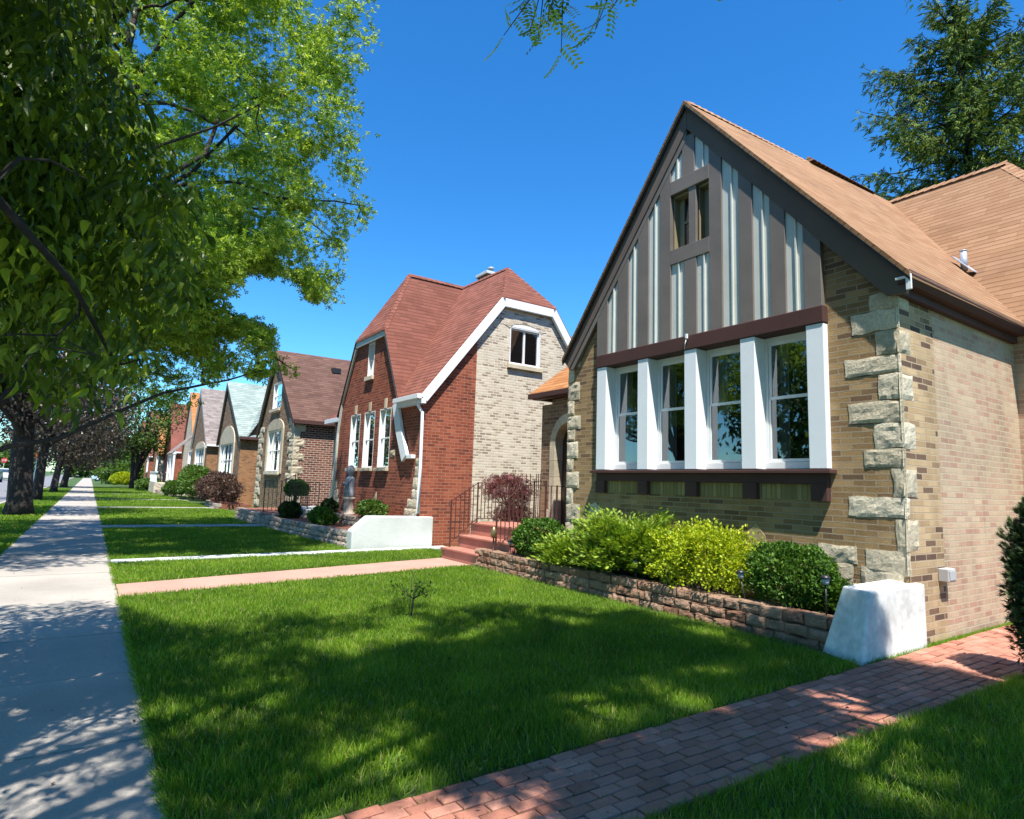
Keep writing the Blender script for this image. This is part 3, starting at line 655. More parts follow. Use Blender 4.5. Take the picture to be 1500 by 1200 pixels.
# ------------------------------------------------------------------ garden walls
def block_wall(path, rows, bh, blen, dep, mat, name, label, cap_h=.0, seed=1):
    R = random.Random(seed); b = MB(); pts = [Vector((x, y, 0)) for x, y in path]
    for a, c in zip(pts, pts[1:]):
        d = (c-a); Ln = d.length; d.normalize(); nrm = Vector((d.y, -d.x, 0))   # outward = right of the travel direction
        for r in range(rows):
            s = -blen*(.5 if r % 2 else 0)-R.random()*.05; back = r*.018
            while s < Ln:
                ln = blen*R.uniform(.85, 1.15); s0, s1 = max(0, s), min(Ln, s+ln)
                if s1-s0 > .05:
                    O = a+d*(s0+.004)+Vector((0, 0, r*bh-.03))-nrm*(dep+back)
                    b.rock(O, d*(s1-s0-.008), Vector((0, 0, bh-.006)), nrm*(dep+R.uniform(-.012, .012)), 8, 5, .03, .022, rv := R.random())
                    top = [O+Vector((0, 0, bh-.008+R.uniform(-.004, .002))), O+d*(s1-s0-.008)+Vector((0, 0, bh-.008)), O+d*(s1-s0-.008)+nrm*(dep-.012)+Vector((0, 0, bh-.014)), O+nrm*(dep-.012)+Vector((0, 0, bh-.014))]
                    b.add(top, [(0, 3, 2, 1)], rv)
                s += ln
    mid = pts[len(pts)//2]
    o = b.build(name, M[mat], None, tuple(mid)); return tag(o, label, 'garden wall')
block_wall([(6.43, 10.66), (6.4, 8.5), (6.43, 6.0), (6.42, 3.5)], 3, .125, .26, .24, 'block', 'retaining_wall', 'low pinkish split-face block wall edging the shrub bed under the white windows', seed=5)
g = MB(); n = 30
for i in range(n):
    for j in range(5):
        y0, y1 = 3.5+i*6.9/n, 3.5+(i+1)*6.9/n; x0, x1 = 6.6+j*.18, 6.6+(j+1)*.18
        hz = lambda x, y: .27+.03*noise.noise(Vector((x*3, y*3, 0)))+.06*(x-6.6)
        g.quad((x0, y0, hz(x0, y0)), (x1, y0, hz(x1, y0)), (x1, y1, hz(x1, y1)), (x0, y1, hz(x0, y1)))
kind(g.build('flower_bed', M['soil']), 'structure')
block_wall([(4.9, 22.0), (4.95, 19.5), (5.15, 16.5), (5.3, 14.5)], 3, .13, .34, .25, 'greyblock', 'retaining_wall', 'lower tier of pale block garden wall in front of the red brick cottage', seed=8)
block_wall([(5.95, 19.4), (6.0, 17.2), (6.0, 14.5)], 5, .13, .34, .25, 'greyblock', 'retaining_wall', 'upper tier of pale block garden wall just below the grey statue', seed=9)
block_wall([(4.95, 26.8), (4.85, 24.5), (4.9, 22.3), (6.2, 22.3)], 3, .14, .36, .25, 'greyblock', 'retaining_wall', 'grey stone planter wall under the black stair railing of the brown roofed house', seed=10)
block_wall([(5.9, 41.0), (5.3, 37.0), (5.2, 33.0)], 2, .15, .4, .25, 'greyblock', 'retaining_wall', 'low stone edging under the dark purple barberry hedge', seed=11)
block_wall([(5.0, 72.0), (4.8, 66.0), (4.7, 58.0)], 2, .18, .5, .25, 'greyblock', 'retaining_wall', 'far low pale stone edging along the lawn beyond the clipped hedge', seed=12)
g = MB()
for pts in ([(5.42, 14.5, .33), (6.1, 14.5, .36), (6.1, 19.4, .36), (6.0, 20.9, .36), (5.08, 20.9, .33), (5.08, 19.5, .33), (5.28, 16.5, .33)], [(6.12, 14.5, .6), (6.95, 14.5, .62), (6.95, 20.2, .62), (6.12, 20.2, .6)],
        [(5.05, 22.45, .36), (5.9, 22.45, .38), (5.9, 23.45, .4), (6.9, 23.45, .4), (6.9, 26.8, .4), (5.05, 26.8, .36)], [(5.35, 33, .22), (6.8, 33, .25), (6.8, 42, .25), (5.9, 41, .22), (5.35, 37, .22)]): g.slab(pts, .6)
kind(g.build('mulch_bed', M['mulch']), 'structure')

# ------------------------------------------------------------------ front steps, railings of the tan house
SL = (7.2, 10.6, 0)
ST = thing('front_steps', 'salmon red painted concrete steps and landing at the door of the tan cottage', 'steps', SL)
for x0, x1, ya, yb, z in ((6.4, 6.8, 10.5, 12.0, .245), (6.78, 7.15, 9.9, 11.98, .5)):
    g = MB(); g.box(x0+.03, x1, ya+.02, yb-.02, -.05, z-.05); g.box(x0, x1, ya, yb, z-.05, z); g.build('step', M['red_conc'], ST, SL, .012)
g = MB(); g.box(7.13, 8.2, 9.1, 11.98, -.05, .72); g.box(7.1, 8.2, 9.08, 12.0, .72, .77); g.build('landing', M['red_conc'], ST, SL, .012)
def railing(label, posts, bars_n, mat='iron', spike=0, th=.014, group=None, name='iron_railing', scroll=True):
    """posts: list of (x, y, zbase, ztop); rails run between the tops and just above the bases"""
    loc = posts[0][:3]; o = thing(name, label, 'railing', loc, group)
    for (x, y, z0, z1) in posts:
        g = MB(); g.box(x-th*.95, x+th*.95, y-th*.95, y+th*.95, z0, z1+.015); g.build('post', M[mat], o, loc)
    gt, gb, bl = MB(), MB(), MB()
    for (a, b), n in zip(zip(posts, posts[1:]), bars_n):
        gt.beam((a[0], a[1], a[3]), (b[0], b[1], b[3]), .036, .014); gb.beam((a[0], a[1], a[2]+.09), (b[0], b[1], b[2]+.09), .02, .014)
        for i in range(1, n):
            t = i/n; q = [a[k]+(b[k]-a[k])*t for k in range(4)]
            bl.beam((q[0], q[1], q[2]+.09), (q[0], q[1], q[3]+spike), th, th, (1, 0, 0))
    a, b = posts[0], posts[1]
    if scroll:
        d = Vector((a[0]-b[0], a[1]-b[1], 0)).normalized()
        gt.tube([Vector((a[0], a[1], a[3]))+d*(.06*math.sin(t))+Vector((0, 0, -.06+.06*math.cos(t))) for t in np.linspace(0, 4.6, 12)], .009, 6)
    gt.build('top_rail', M[mat], o, loc); gb.build('bottom_rail', M[mat], o, loc); bl.build('baluster', M[mat], o, loc)
    return o
railing('brown iron stair railing on the far side of the salmon steps', [(6.55, 11.85, .245, 1.24), (7.12, 11.7, .77, 1.64), (8.0, 11.75, .77, 1.66)], [6, 9], group='stair railings at the tan cottage')
railing('brown iron stair railing on the near side of the salmon steps', [(6.62, 10.14, .3, 1.15), (7.16, 10.05, .77, 1.62), (7.75, 9.7, .77, 1.62), (8.08, 9.55, .77, 1.62)], [6, 6, 4], group='stair railings at the tan cottage')
railing('spiked iron fence at the back of the salmon landing', [(8.15, 11.98, .8, 1.72), (8.3, 11.2, .8, 1.72), (8.19, 10.62, .8, 1.72)], [6, 6], spike=.16, group='stair railings at the tan cottage', scroll=False)

# ------------------------------------------------------------------ windows for the other houses
def window(parent, loc, axis, X, a0, a1, z0, z1, mull=0, meet=True, frame='white_frame', fw_=.05, recess=.07, arch=0):
    """axis 'x': window in a wall facing -x at x=X, a = y; axis 'y': wall facing -y at y=X, a = x"""
    X0 = X; X = X+recess
    def bx(g, p0, p1, b0, b1, c0, c1):
        if axis == 'x': g.box(p0, p1, b0, b1, c0, c1)
        else: g.box(b0, b1, p0, p1, c0, c1)
    g = MB(); p0, p1 = X-.025, X+.04
    for (b0, b1, c0, c1) in ((a0-.002, a0+.03, z0, z1), (a1-.03, a1+.002, z0, z1), (a0+.03, a1-.03, z1-.03, z1+.002), (a0+.03, a1-.03, z0-.002, z0+.03)): bx(g, X0-.004, p0, b0, b1, c0, c1)
    bx(g, p0, p1, a0, a0+fw_, z0, z1); bx(g, p0, p1, a1-fw_, a1, z0, z1); bx(g, p0, p1, a0+fw_, a1-fw_, z1-fw_, z1); bx(g, p0, p1, a0+fw_, a1-fw_, z0, z0+fw_)
    if meet: bx(g, p0+.01, p1, a0+fw_, a1-fw_, (z0+z1)/2-.022, (z0+z1)/2+.022)
    for i in range(mull):
        c = a0+(a1-a0)*(i+1)/(mull+1); bx(g, p0+.005, p1, c-.03, c+.03, z0+fw_, z1-fw_)
    if arch:
        am = (a0+a1)/2; hw = (a1-a0)/2; pts = [(am+hw*math.cos(t), z1+arch*math.sin(t)) for t in np.linspace(0, math.pi, 9)]
        g.prism([((X0-.01, a, z) if axis == 'x' else (a, X0-.01, z)) for a, z in pts], ((.06, 0, 0) if axis == 'x' else (0, .06, 0)))
    w_ = g.build('window', M[frame], parent, loc, .006)
    g = MB(); d = X+.02
    q = [(a0+fw_*.5, z0+fw_*.5), (a1-fw_*.5, z0+fw_*.5), (a1-fw_*.5, z1-fw_*.5), (a0+fw_*.5, z1-fw_*.5)]
    g.poly([(d, a, z) if axis == 'x' else (a, d, z) for a, z in q]); g.build('pane', M['glass_far'], w_, loc)
    g = MB(); bx(g, X+.35, X+.36, a0-.5, a1+.5, z0-.4, z1+.4); g.build('dark_backing', M['dark'], w_, loc)  # sheet coloured near-black to pass for the shade of the room inside
    return w_

# ------------------------------------------------------------------ the red brick cottage
L2 = (6.95, 14.3, 0); X2, Y2 = 6.95, 14.3
H2 = thing('brick_house', 'red and cream brick cottage with clipped red gable roof and white swooping trim', 'house', L2)
def P2(mb, name, mat, parent=None, bevel=0): return mb.build(name, M[mat], parent or H2, L2, bevel)
HX = lambda X, a0, a1, z0, z1: [(X, a0, z0), (X, a1, z0), (X, a1, z1), (X, a0, z1)]
HY = lambda Y, a0, a1, z0, z1: [(a0, Y, z0), (a1, Y, z0), (a1, Y, z1), (a0, Y, z1)]
g = MB(); g.wall([(X2, y, z) for y, z in [(14.3, 0), (14.3, 3.85), (15.7, 3.95), (16.98, 6.15), (19.34, 6.15), (20.5, 4.2), (20.72, 3.2), (20.8, 1.8), (20.95, 1.2), (21.3, .6), (21.3, 0)]], [HX(X2, 18.78, 19.64, 2.0, 3.72), HX(X2, 17.56, 18.42, 2.0, 3.72), HX(X2, 16.35, 17.19, 2.0, 3.72), HX(X2, 17.9, 18.42, 4.86, 5.94)]); P2(g, 'front_wall', 'red_brick')
g = MB(); g.poly([(X2, Y2, 0), (8.5, Y2, 0), (8.5, Y2, 5.97), (X2, Y2, 3.9)]); P2(g, 'side_wall', 'red_brick')
g = MB(); g.wall([(8.5, Y2, 0), (13.3, Y2, 0), (13.3, Y2, 3.9), (11.12, Y2, 6.9), (9.2, Y2, 6.9), (8.5, Y2, 5.97)], [HY(Y2, 9.58, 10.66, 5.06, 6.14)])
g.quad((13.3, Y2, 0), (13.3, 20.7, 0), (13.3, 20.7, 3.9), (13.3, Y2, 3.9)); g.quad((13.3, 20.7, 0), (7.5, 20.7, 0), (7.5, 20.7, 3.9), (13.3, 20.7, 3.9)); P2(g, 'rear_wall', 'cream_brick')
rf = MB(); t_ = .07
Rg = (10.15, 18.16, 8.42); Fa = (8.05, 18.16, 8.42); Ca = (10.15, 15.4, 8.35)
rf.slab([(6.83, 16.96, 6.17), Fa, (6.83, 19.36, 6.17)][::-1], t_, uvn=(-1.9, 0, 1))
rf.slab([(6.83, 16.96, 6.17), (6.83, 15.66, 3.86), Rg, Fa], t_, uvn=(0, -1.82, 1))
rf.slab([Rg, Ca, (9.17, 14.17, 6.93), (6.79, 14.17, 3.84), (6.79, 15.68, 3.84)], t_, uvn=(-1.35, 0, 1))
rf.slab([Ca, (9.17, 14.17, 6.93), (11.14, 14.17, 6.93)], t_, uvn=(0, -1.2, 1))
rf.slab([Ca, (11.14, 14.17, 6.93), (13.5, 14.17, 3.8), (13.5, 20.8, 3.8), (10.15, 20.8, 8.42)], t_, uvn=(1.3, 0, 1))
rf.slab([(6.83, 19.36, 6.17), Fa, Rg, (10.15, 20.8, 3.9), (6.83, 20.75, 3.8)], t_, uvn=(0, 1.7, 1))
rf.slab([(10.15, 18.16, 8.42), (10.15, 20.8, 8.42), (7.5, 20.8, 4.8), (9.0, 18.9, 6.9)], t_, uvn=(-1.35, 0, 1))
rf.slab([(12.2, 17.8, 7.35), (22, 17.8, 7.35), (22, 14.4, 4.2), (12.2, 14.4, 4.2)], t_, uvn=(0, -1, 1)); rf.slab([(12.2, 17.8, 7.35), (22, 17.8, 7.35), (22, 20.8, 4.2), (12.2, 20.8, 4.2)], t_, uvn=(0, 1, 1))
RF2 = P2(rf, 'roof', 'red_roof')
cap = MB()
for a, b, n in ((Fa, Rg, 10), (Fa, (6.85, 16.98, 6.2), 12), (Ca, (9.2, 14.2, 6.97), 9), (Ca, Rg, 12), (Ca, (11.12, 14.2, 6.97), 9)): capline(a, b, n, .1)
P2(cap, 'ridge_cap', 'red_roof', RF2)
g = MB(); g.box(10.85, 11.45, 17.75, 18.4, 7.5, 8.95); CHM = P2(g, 'chimney', 'plum_brick', RF2)
g = MB(); g.box(10.78, 11.52, 17.68, 18.47, 8.95, 9.07); P2(g, 'chimney_cap', 'grey_conc', CHM, .02)
g = MB(); g.tube([(11.2, 18.1, 9.07), (11.2, 18.1, 9.3)], .09, 12); g.tube([(11.2, 18.1, 9.3), (11.2, 18.1, 9.36)], [.14, .1], 12); P2(g, 'flue', 'galv', CHM)
g = MB()
def strip(pts, wd, d, plane, off):
    P = [Vector(p) for p in pts]; N = []
    for a, b in zip(P, P[1:]): N.append(Vector((b.y-a.y, -(b.x-a.x))).normalized())
    O = []
    for k in range(len(P)):
        if k == 0: O.append(P[k]+N[0]*wd)
        elif k == len(P)-1: O.append(P[k]+N[-1]*wd)
        else: m_ = (N[k-1]+N[k]); O.append(P[k]+m_*(wd*2/m_.dot(m_)))
    for k in range(len(P)-1):
        q = [P[k], P[k+1], O[k+1], O[k]]
        g.prism([((off, p.x, p.y) if plane == 'x' else (p.x, off, p.y)) for p in q], ((d, 0, 0) if plane == 'x' else (0, d, 0)))
strip([(6.8, 3.83), (9.18, 6.9), (11.13, 6.9), (13.45, 3.8)], .24, .1, 'y', 14.16)
P2(g, 'white_rake', 'white_metal', RF2, .006)
g = MB(); strip([(19.36, 6.15), (16.96, 6.15)], -.22, .06, 'x', 6.86); P2(g, 'gable_fascia', 'panel', RF2, .006)
g = MB(); strip([(16.96, 6.12), (15.7, 3.88)], -.1, .07, 'x', 6.855); P2(g, 'gable_edge', 'panel', RF2, .006); g = MB(); strip([(19.36, 6.12), (20.55, 4.2), (20.78, 3.2), (20.85, 1.8), (21.0, 1.2), (21.35, .6)], .09, .07, 'x', 6.87); P2(g, 'gable_edge', 'panel', RF2, .006)
g = MB(); strip([(15.75, 3.86), (15.42, 3.1), (14.95, 2.32)], -.34, .09, 'x', 6.84); g.box(6.84, 7.05, 14.62, 14.96, 2.22, 2.32); P2(g, 'swoop_board', 'white_metal', H2, .01)
g = MB(); g.prism([(6.68, y, z) for y, z in ((14.12, 3.74), (15.68, 3.74), (15.68, 3.86), (14.12, 3.86))], (.13, 0, 0)); g.box(6.81, 6.94, 14.12, 15.6, 3.62, 3.745)
P2(g, 'gutter', 'white_metal', RF2, .008)
g = MB(); g.tube([(6.8, 14.32, 3.72), (6.8, 14.32, 3.6), (6.9, 14.24, 3.4), (6.91, 14.22, 2.0), (6.91, 14.22, .85), (6.8, 14.22, .78)], .045, 8); P2(g, 'downspout', 'white_metal', H2)
for a1, a0 in ((19.64, 18.78), (18.42, 17.56), (17.19, 16.35)):
    window(H2, L2, 'x', X2, a0, a1, 2.0, 3.72, fw_=.045)
    g = MB(); g.box(X2-.1, X2-.005, a0-.04, a1+.04, 1.9, 1.99); P2(g, 'window_sill', 'stone', H2, .008)
    g = MB(); g.box(X2-.02, X2+.02, (a0+a1)/2-.09, (a0+a1)/2+.09, 3.73, 4.02); P2(g, 'keystone', 'stone', H2, .008)
window(H2, L2, 'x', X2, 17.9, 18.42, 4.86, 5.94, fw_=.04)
g = MB(); g.box(X2-.08, X2-.004, 17.84, 18.48, 4.72, 4.85); P2(g, 'window_sill', 'stone', H2, .008)
window(H2, L2, 'y', Y2, 9.58, 10.66, 5.06, 6.14, mull=1, meet=False, fw_=.065, arch=.11)
g = MB(); g.box(9.5, 10.74, Y2-.09, Y2-.004, 4.93, 5.05); P2(g, 'window_sill', 'stone', H2, .008)
g = MB(); am, hw = 10.12, .62
for i in range(22):
    t0, t1 = math.radians(150-i*120/22), math.radians(150-(i+.86)*120/22)
    g.prism([(am+r_*math.cos(t)*1.0, Y2-.012, 5.92+r_*math.sin(t)*.58) for r_, t in ((.64, t0), (.88, t0), (.88, t1), (.64, t1))], (0, .02, 0))
P2(g, 'brick_arch', 'cream_brick', H2)
g = MB(); R = random.Random(12)
for z0, ln, h in ((.66, .75, .28), (.94, .6, .25), (1.19, .35, .25), (1.44, .3, .3), (1.74, .22, .3), (2.04, .2, .2)): g.rock((X2, 14.36+ln, z0), (0, -ln, 0), (0, 0, h-.01), (-.025, 0, 0), 8, 5, .02, .014)
P2(g, 'corner_stones', 'stone', H2); g = MB()
for z0, ln, h in ((.7, .55, .3), (1.0, .45, .3), (1.3, .3, .3)): g.rock((X2, 20.9, z0), (0, -ln, 0), (0, 0, h-.01), (-.025, 0, 0), 8, 5, .02, .014)
P2(g, 'corner_stones', 'stone', H2); g = MB(); g.rock((X2, 16.25, 2.3), (0, -.33, 0), (0, 0, .2), (-.02, 0, 0)); P2(g, 'house_number_stone', 'stone', H2); g = MB(); g.prism([(X2-.02, y, z) for y, z in ((17.35, 1.0), (17.05, 1.0), (17.1, 1.3))], (.03, 0, 0))
P2(g, 'accent_stone', 'stone', H2)
# entrance bay of the red cottage
g = MB(); xe = 7.5
ar = [(22.05+.52*math.cos(t), 2.6+.8*math.sin(t)) for t in np.linspace(0, math.pi, 11)]
g.poly([(xe, y, z) for y, z in [(22.9, 3.9), (22.9, .6), (22.57, .6)]+ar+[(21.53, .6), (20.7, .6), (20.7, 3.9)]][::1]); g.quad((xe, 22.9, 0), (9.5, 22.9, 0), (9.5, 22.9, 3.9), (xe, 22.9, 3.9)); P2(g, 'entrance_wall', 'plum_brick', H2)
g = MB()
ri = [(22.05+.5*math.cos(t), 2.6+.78*math.sin(t)) for t in np.linspace(0, math.pi, 11)]; ro = [(22.05+.72*math.cos(t), 2.6+1.0*math.sin(t)) for t in np.linspace(0, math.pi, 11)]
for a in range(10): g.prism([(xe-.03, *ri[a]), (xe-.03, *ro[a]), (xe-.03, *ro[a+1]), (xe-.03, *ri[a+1])], (.15, 0, 0))
for k_ in range(6): g.box(xe-.03, xe+.12, 22.55, 22.74+.08*(k_ % 2), .6+k_*.333, .594+(k_+1)*.333); g.box(xe-.03, xe+.12, 21.36-.08*(k_ % 2), 21.55, .6+k_*.333, .594+(k_+1)*.333)
P2(g, 'door_surround', 'stone', H2, .006)
g = MB(); g.box(xe+.1, xe+.16, 21.5, 22.6, .5, 3.4); P2(g, 'door', 'wood_dark', H2)
g = MB(); g.slab([(7.25, 23.1, 3.85), (7.25, 20.7, 3.85), (9.3, 20.7, 5.6), (9.3, 23.1, 5.6)], .08, uvn=(-.85, 0, 1)); P2(g, 'entrance_roof', 'red_roof', H2)
g = MB(); g.box(7.15, 7.3, 20.75, 23.12, 3.68, 3.84); P2(g, 'entrance_gutter', 'white_metal', H2, .01)
S2 = (6.4, 21.6, 0); ST2 = thing('front_steps', 'grey concrete steps and porch slab at the arched door of the red cottage', 'steps', S2)
for x0, z in ((5.1, .2), (5.5, .4)):
    g = MB(); g.box(x0, x0+.5, 20.95, 22.2, -.05, z); g.build('step', M['grey_conc'], ST2, S2, .01)
g = MB(); g.box(5.95, 7.5, 20.2, 23.4, -.05, .62); g.build('landing', M['grey_conc'], ST2, S2, .015)
railing('black iron railing along the grey porch of the red cottage', [(6.0, 20.6, .62, 1.5), (6.0, 21.9, .62, 1.5), (6.0, 23.2, .62, 1.5), (7.2, 23.3, .62, 1.5)], [9, 9, 7], mat='black_iron', scroll=False)
railing('black iron stair railing rising from the stone planter near the lawn', [(5.0, 22.25, .38, 1.5), (5.55, 22.25, .4, 1.5), (6.0, 22.25, .62, 1.75)], [4, 3], mat='black_iron', scroll=False)

# statue on a pedestal before the red cottage
SLc = (6.3, 17.55, .6); SO = thing('garden_statue', 'grey robed stone garden statue on a plinth in front of the red cottage', 'statue', SLc)
g = MB(); g.lathe([(.2, 0), (.2, .06), (.15, .09), (.14, .42), (.17, .46), (.18, .52), (0.02, .52)], SLc, 12); g.build('pedestal', M['greyblock'], SO, SLc)
g = MB(); g.lathe([(.15, .52), (.17, .56), (.16, .7), (.145, .85), (.16, 1.0), (.13, 1.08), (.06, 1.13), (.065, 1.16), (.1, 1.2), (.125, 1.28), (.12, 1.36), (.07, 1.43), (.01, 1.45)], SLc, 18, sq=(.9, 1))
for s_ in (-1, 1): g.tube([(SLc[0]-.03, SLc[1]+.13*s_, SLc[2]+1.03), (SLc[0]-.12, SLc[1]+.15*s_, SLc[2]+.86), (SLc[0]-.17, SLc[1]+.03*s_, SLc[2]+.93)], [.045, .04, .03], 8)
for i in range(7):
    t = 2.1+i*.35; g.tube([(SLc[0]+.15*math.cos(t), SLc[1]+.16*math.sin(t), SLc[2]+.56), (SLc[0]+.13*math.cos(t), SLc[1]+.14*math.sin(t), SLc[2]+.95)], [.02, .012], 5)
g.build('figure', M['statue'], SO, SLc)

# ------------------------------------------------------------------ the row of cottages farther down the street
def cottage(y0, X, label, wall, side, roof, trim, apex, zr, wL=6.3, eR=4.0, eL=3.6, cross=None, win=(1.0, 3.6, 1.9, 3.7, 2), up=None, quoin=None, xlen=6.5, rake_w=.18, fascia='dark_fascia', stone_win=None, side_win=True, vent=False, entrance=True, detail=True):
    loc = (X, y0, 0); o = thing('brick_house', label, 'house', loc)
    ya = y0+apex; yl = y0+wL
    B = lambda g, n, m_, p=None, bv=0: g.build(n, M[m_], p or o, loc, bv)
    g = MB(); a0, a1, z0, z1, ml = win; hl = [HX(X, y0+a0, y0+a1, z0, z1)]
    if up: hl.append(HX(X, y0+up[0], y0+up[1], up[2], up[3]))
    g.wall([(X, yl, 0), (X, yl, eL), (X, ya, zr-.12), (X, y0, eR), (X, y0, 0)], hl); B(g, 'front_wall', wall)
    g = MB(); g.quad((X, y0, 0), (X+xlen, y0, 0), (X+xlen, y0, eR), (X, y0, eR)); g.quad((X+xlen, y0, 0), (X+xlen, yl, 0), (X+xlen, yl, eL), (X+xlen, y0, eR)); g.quad((X+xlen, yl, 0), (X, yl, 0), (X, yl, eL), (X+xlen, yl, eL)); B(g, 'side_wall', side)
    rf = MB(); ov = .15; sR = (zr-eR)/apex; sL = (zr-eL)/(wL-apex)
    rf.slab([(X-ov, ya, zr), (X-ov, y0-ov, eR-ov*sR+.06), (X+xlen, y0-ov, eR-ov*sR+.06), (X+xlen, ya, zr)], .1, uvn=(0, -sR, 1))
    rf.slab([(X-ov, ya, zr), (X+xlen, ya, zr), (X+xlen, yl+ov, eL-ov*sL+.06), (X-ov, yl+ov, eL-ov*sL+.06)], .1, uvn=(0, sL, 1))
    if cross:
        xc, zc, yc0, yc1 = cross; s_ = (zc-3.9)/(xc-X-.3)
        rf.slab([(xc, yc0, zc), (X+.3, yc0, 3.9), (X+.3, yc1, 3.9), (xc, yc1, zc)], .1, uvn=(-s_, 0, 1)); rf.slab([(xc, yc0, zc), (2*xc-X, yc0, 3.9), (2*xc-X, yc1, 3.9), (xc, yc1, zc)], .1, uvn=(s_, 0, 1))
    r_ = B(rf, 'roof', roof)
    if cross:
        g = MB(); g.poly([(X+.4, y0+.02, 0), (2*xc-X-.1, y0+.02, 0), (2*xc-X-.1, y0+.02, 3.9), (xc, y0+.02, zc-.15), (X+.4, y0+.02, 3.9)]); B(g, 'gable_wall', side)
        g = MB()
        for (xa, za), (xb, zb) in (((X+.25, 3.82), (xc, zc-.05)), ((xc, zc-.05), (2*xc-X, 3.82))): g.prism([(xa, y0-.14, za), (xb, y0-.14, zb), (xb, y0-.14, zb-.3), (xa, y0-.14, za-.3)], (0, .06, 0))
        B(g, 'rake_board', trim, r_)
    g = MB()
    for (ya_, za), (yb_, zb) in (((y0-.13, eR-.1), (ya, zr-.08)), ((ya, zr-.08), (yl+.13, eL-.1))): g.prism([(X-.13, ya_, za), (X-.13, yb_, zb), (X-.13, yb_, zb-rake_w*1.5), (X-.13, ya_, za-rake_w*1.5)], (.08, 0, 0))
    B(g, 'fascia', fascia, r_)
    g = MB(); g.box(X-.1, X+xlen, y0-.26, y0-.12, eR-.24, eR-.1); B(g, 'gutter', trim, r_)
    if vent:
        g = MB(); yv = y0+apex*.75; zv = zr-sR*apex*.25; g.box(X+2.2, X+2.6, yv-.15, yv+.15, zv-.05, zv+.18); B(g, 'roof_vent', 'black_plastic', r_)
    a0, a1, z0, z1, ml = win
    wn = window(o, loc, 'x', X, y0+a0, y0+a1, z0, z1, mull=ml, meet=detail)
    g = MB(); g.box(X-.12, X-.035, y0+a0-.1, y0+a1+.1, z0-.14, z0-.01); B(g, 'window_sill', 'stone')
    if stone_win:
        g = MB(); am = y0+(a0+a1)/2; hw = (a1-a0)/2
        g.box(X-.05, X+.03, y0+a0-.28, y0+a0-.005, z0-.1, z1); g.box(X-.05, X+.03, y0+a1+.005, y0+a1+.28, z0-.1, z1)
        pts = [(am+(hw+.28)*math.cos(t), z1+stone_win*math.sin(t)) for t in np.linspace(0, math.pi, 11)]
        g.prism([(X-.05, y, z+.005) for y, z in pts], (.08, 0, 0)); B(g, 'window_surround', 'stone')
    if up:
        b0, b1, c0, c1 = up; window(o, loc, 'x', X, y0+b0, y0+b1, c0, c1, meet=True, fw_=.05)
        g = MB(); g.box(X-.12, X-.035, y0+b0-.08, y0+b1+.08, c0-.14, c0-.01); B(g, 'window_sill', 'stone')
    if quoin:
        R = random.Random(int(y0*10))
        for yq in (y0, yl):
            g = MB(); z = .3; i = 0; sg = 1 if yq == y0 else -1
            while z < 3.9:
                h = R.uniform(.22, .34); ln = (.95, .6)[i % 2]*quoin+R.uniform(-.1, .1)
                g.rock((X, yq+(ln if sg > 0 else 0), z), (0, -ln, 0), (0, 0, h-.012), (-.04, 0, 0), 7, 4, .03, .015)
                if sg > 0: g.rock((X-.03, yq, z), (.25+.2*(i % 2), 0, 0), (0, 0, h-.012), (0, -.035, 0), 5, 4, .03, .015)
                z += h; i += 1
            B(g, 'corner_stones', 'stone')
    if entrance:
        ye = yl; xe_ = X+.6
        g = MB(); g.quad((xe_, ye+2.1, 0), (xe_, ye, 0), (xe_, ye, 3.5), (xe_, ye+2.1, 3.5)); g.quad((xe_, ye+2.1, 0), (xe_+2, ye+2.1, 0), (xe_+2, ye+2.1, 3.5), (xe_, ye+2.1, 3.5)); B(g, 'entrance_wall', wall)
        g = MB(); g.slab([(xe_-.2, ye+2.25, 3.45), (xe_-.2, ye, 3.45), (xe_+2, ye, 5.2), (xe_+2, ye+2.25, 5.2)], .1); B(g, 'entrance_roof', roof, o)
        g = MB(); g.box(xe_-.03, xe_+.05, ye+.6, ye+1.6, .5, 2.7); B(g, 'door', 'wood_dark', o)
    return o
cottage(25.3, 6.66, 'plum brick cottage with brown shingle roof and tall stone-edged front window', 'brown_brick', 'plum_brick', 'brown_roof', 'plum_trim', 3.75, 7.45, wL=6.3, eR=4.05, eL=3.9, win=(1.95, 4.3, 1.9, 3.72, 2), up=(2.6, 4.1, 4.7, 5.9), quoin=1, vent=True, side_win=False, stone_win=.5, entrance=True)
cottage(36.3, 6.7, 'orange brick cottage with pale green shingle roof and arched stone window', 'brown_brick', 'orange_brick', 'green_roof', 'plum_trim', 5.1, 7.5, wL=7.0, eR=3.9, eL=3.9, cross=(9.4, 8.0, 36.1, 43.4), win=(1.9, 6.1, 1.6, 3.55, 3), stone_win=1.1, side_win=False)
cottage(47.3, 6.6, 'brown brick cottage with grey brown shingle roof and white rake boards', 'brown_brick', 'orange_brick', 'grey_roof', 'white_metal', 4.9, 8.3, wL=7.6, eR=3.9, eL=4.0, win=(1.2, 5.5, 1.5, 3.6, 3), stone_win=.5, vent=True, side_win=False, fascia='white_metal')
cottage(58.8, 7.2, 'cream brick cottage with tall orange shingle roof behind the porch', 'cream_brick', 'cream_brick', 'orange_roof', 'white_metal', 5.0, 9.3, wL=7.4, cross=(10.2, 8.6, 58.6, 66.5), side_win=False, detail=False)
cottage(69.6, 6.6, 'cottage with dark red gable roof beyond the white porch railing', 'red_brick', 'red_brick', 'red_roof', 'white_metal', 4.6, 9.2, wL=7.2, side_win=False, detail=False)
cottage(80.8, 6.4, 'cottage with low rust orange shingle roof and shaded porch', 'orange_brick', 'cream_brick', 'orange_roof', 'plum_trim', 4.4, 8.6, wL=7.2, cross=(10, 8.6, 80.6, 88), side_win=False, detail=False)
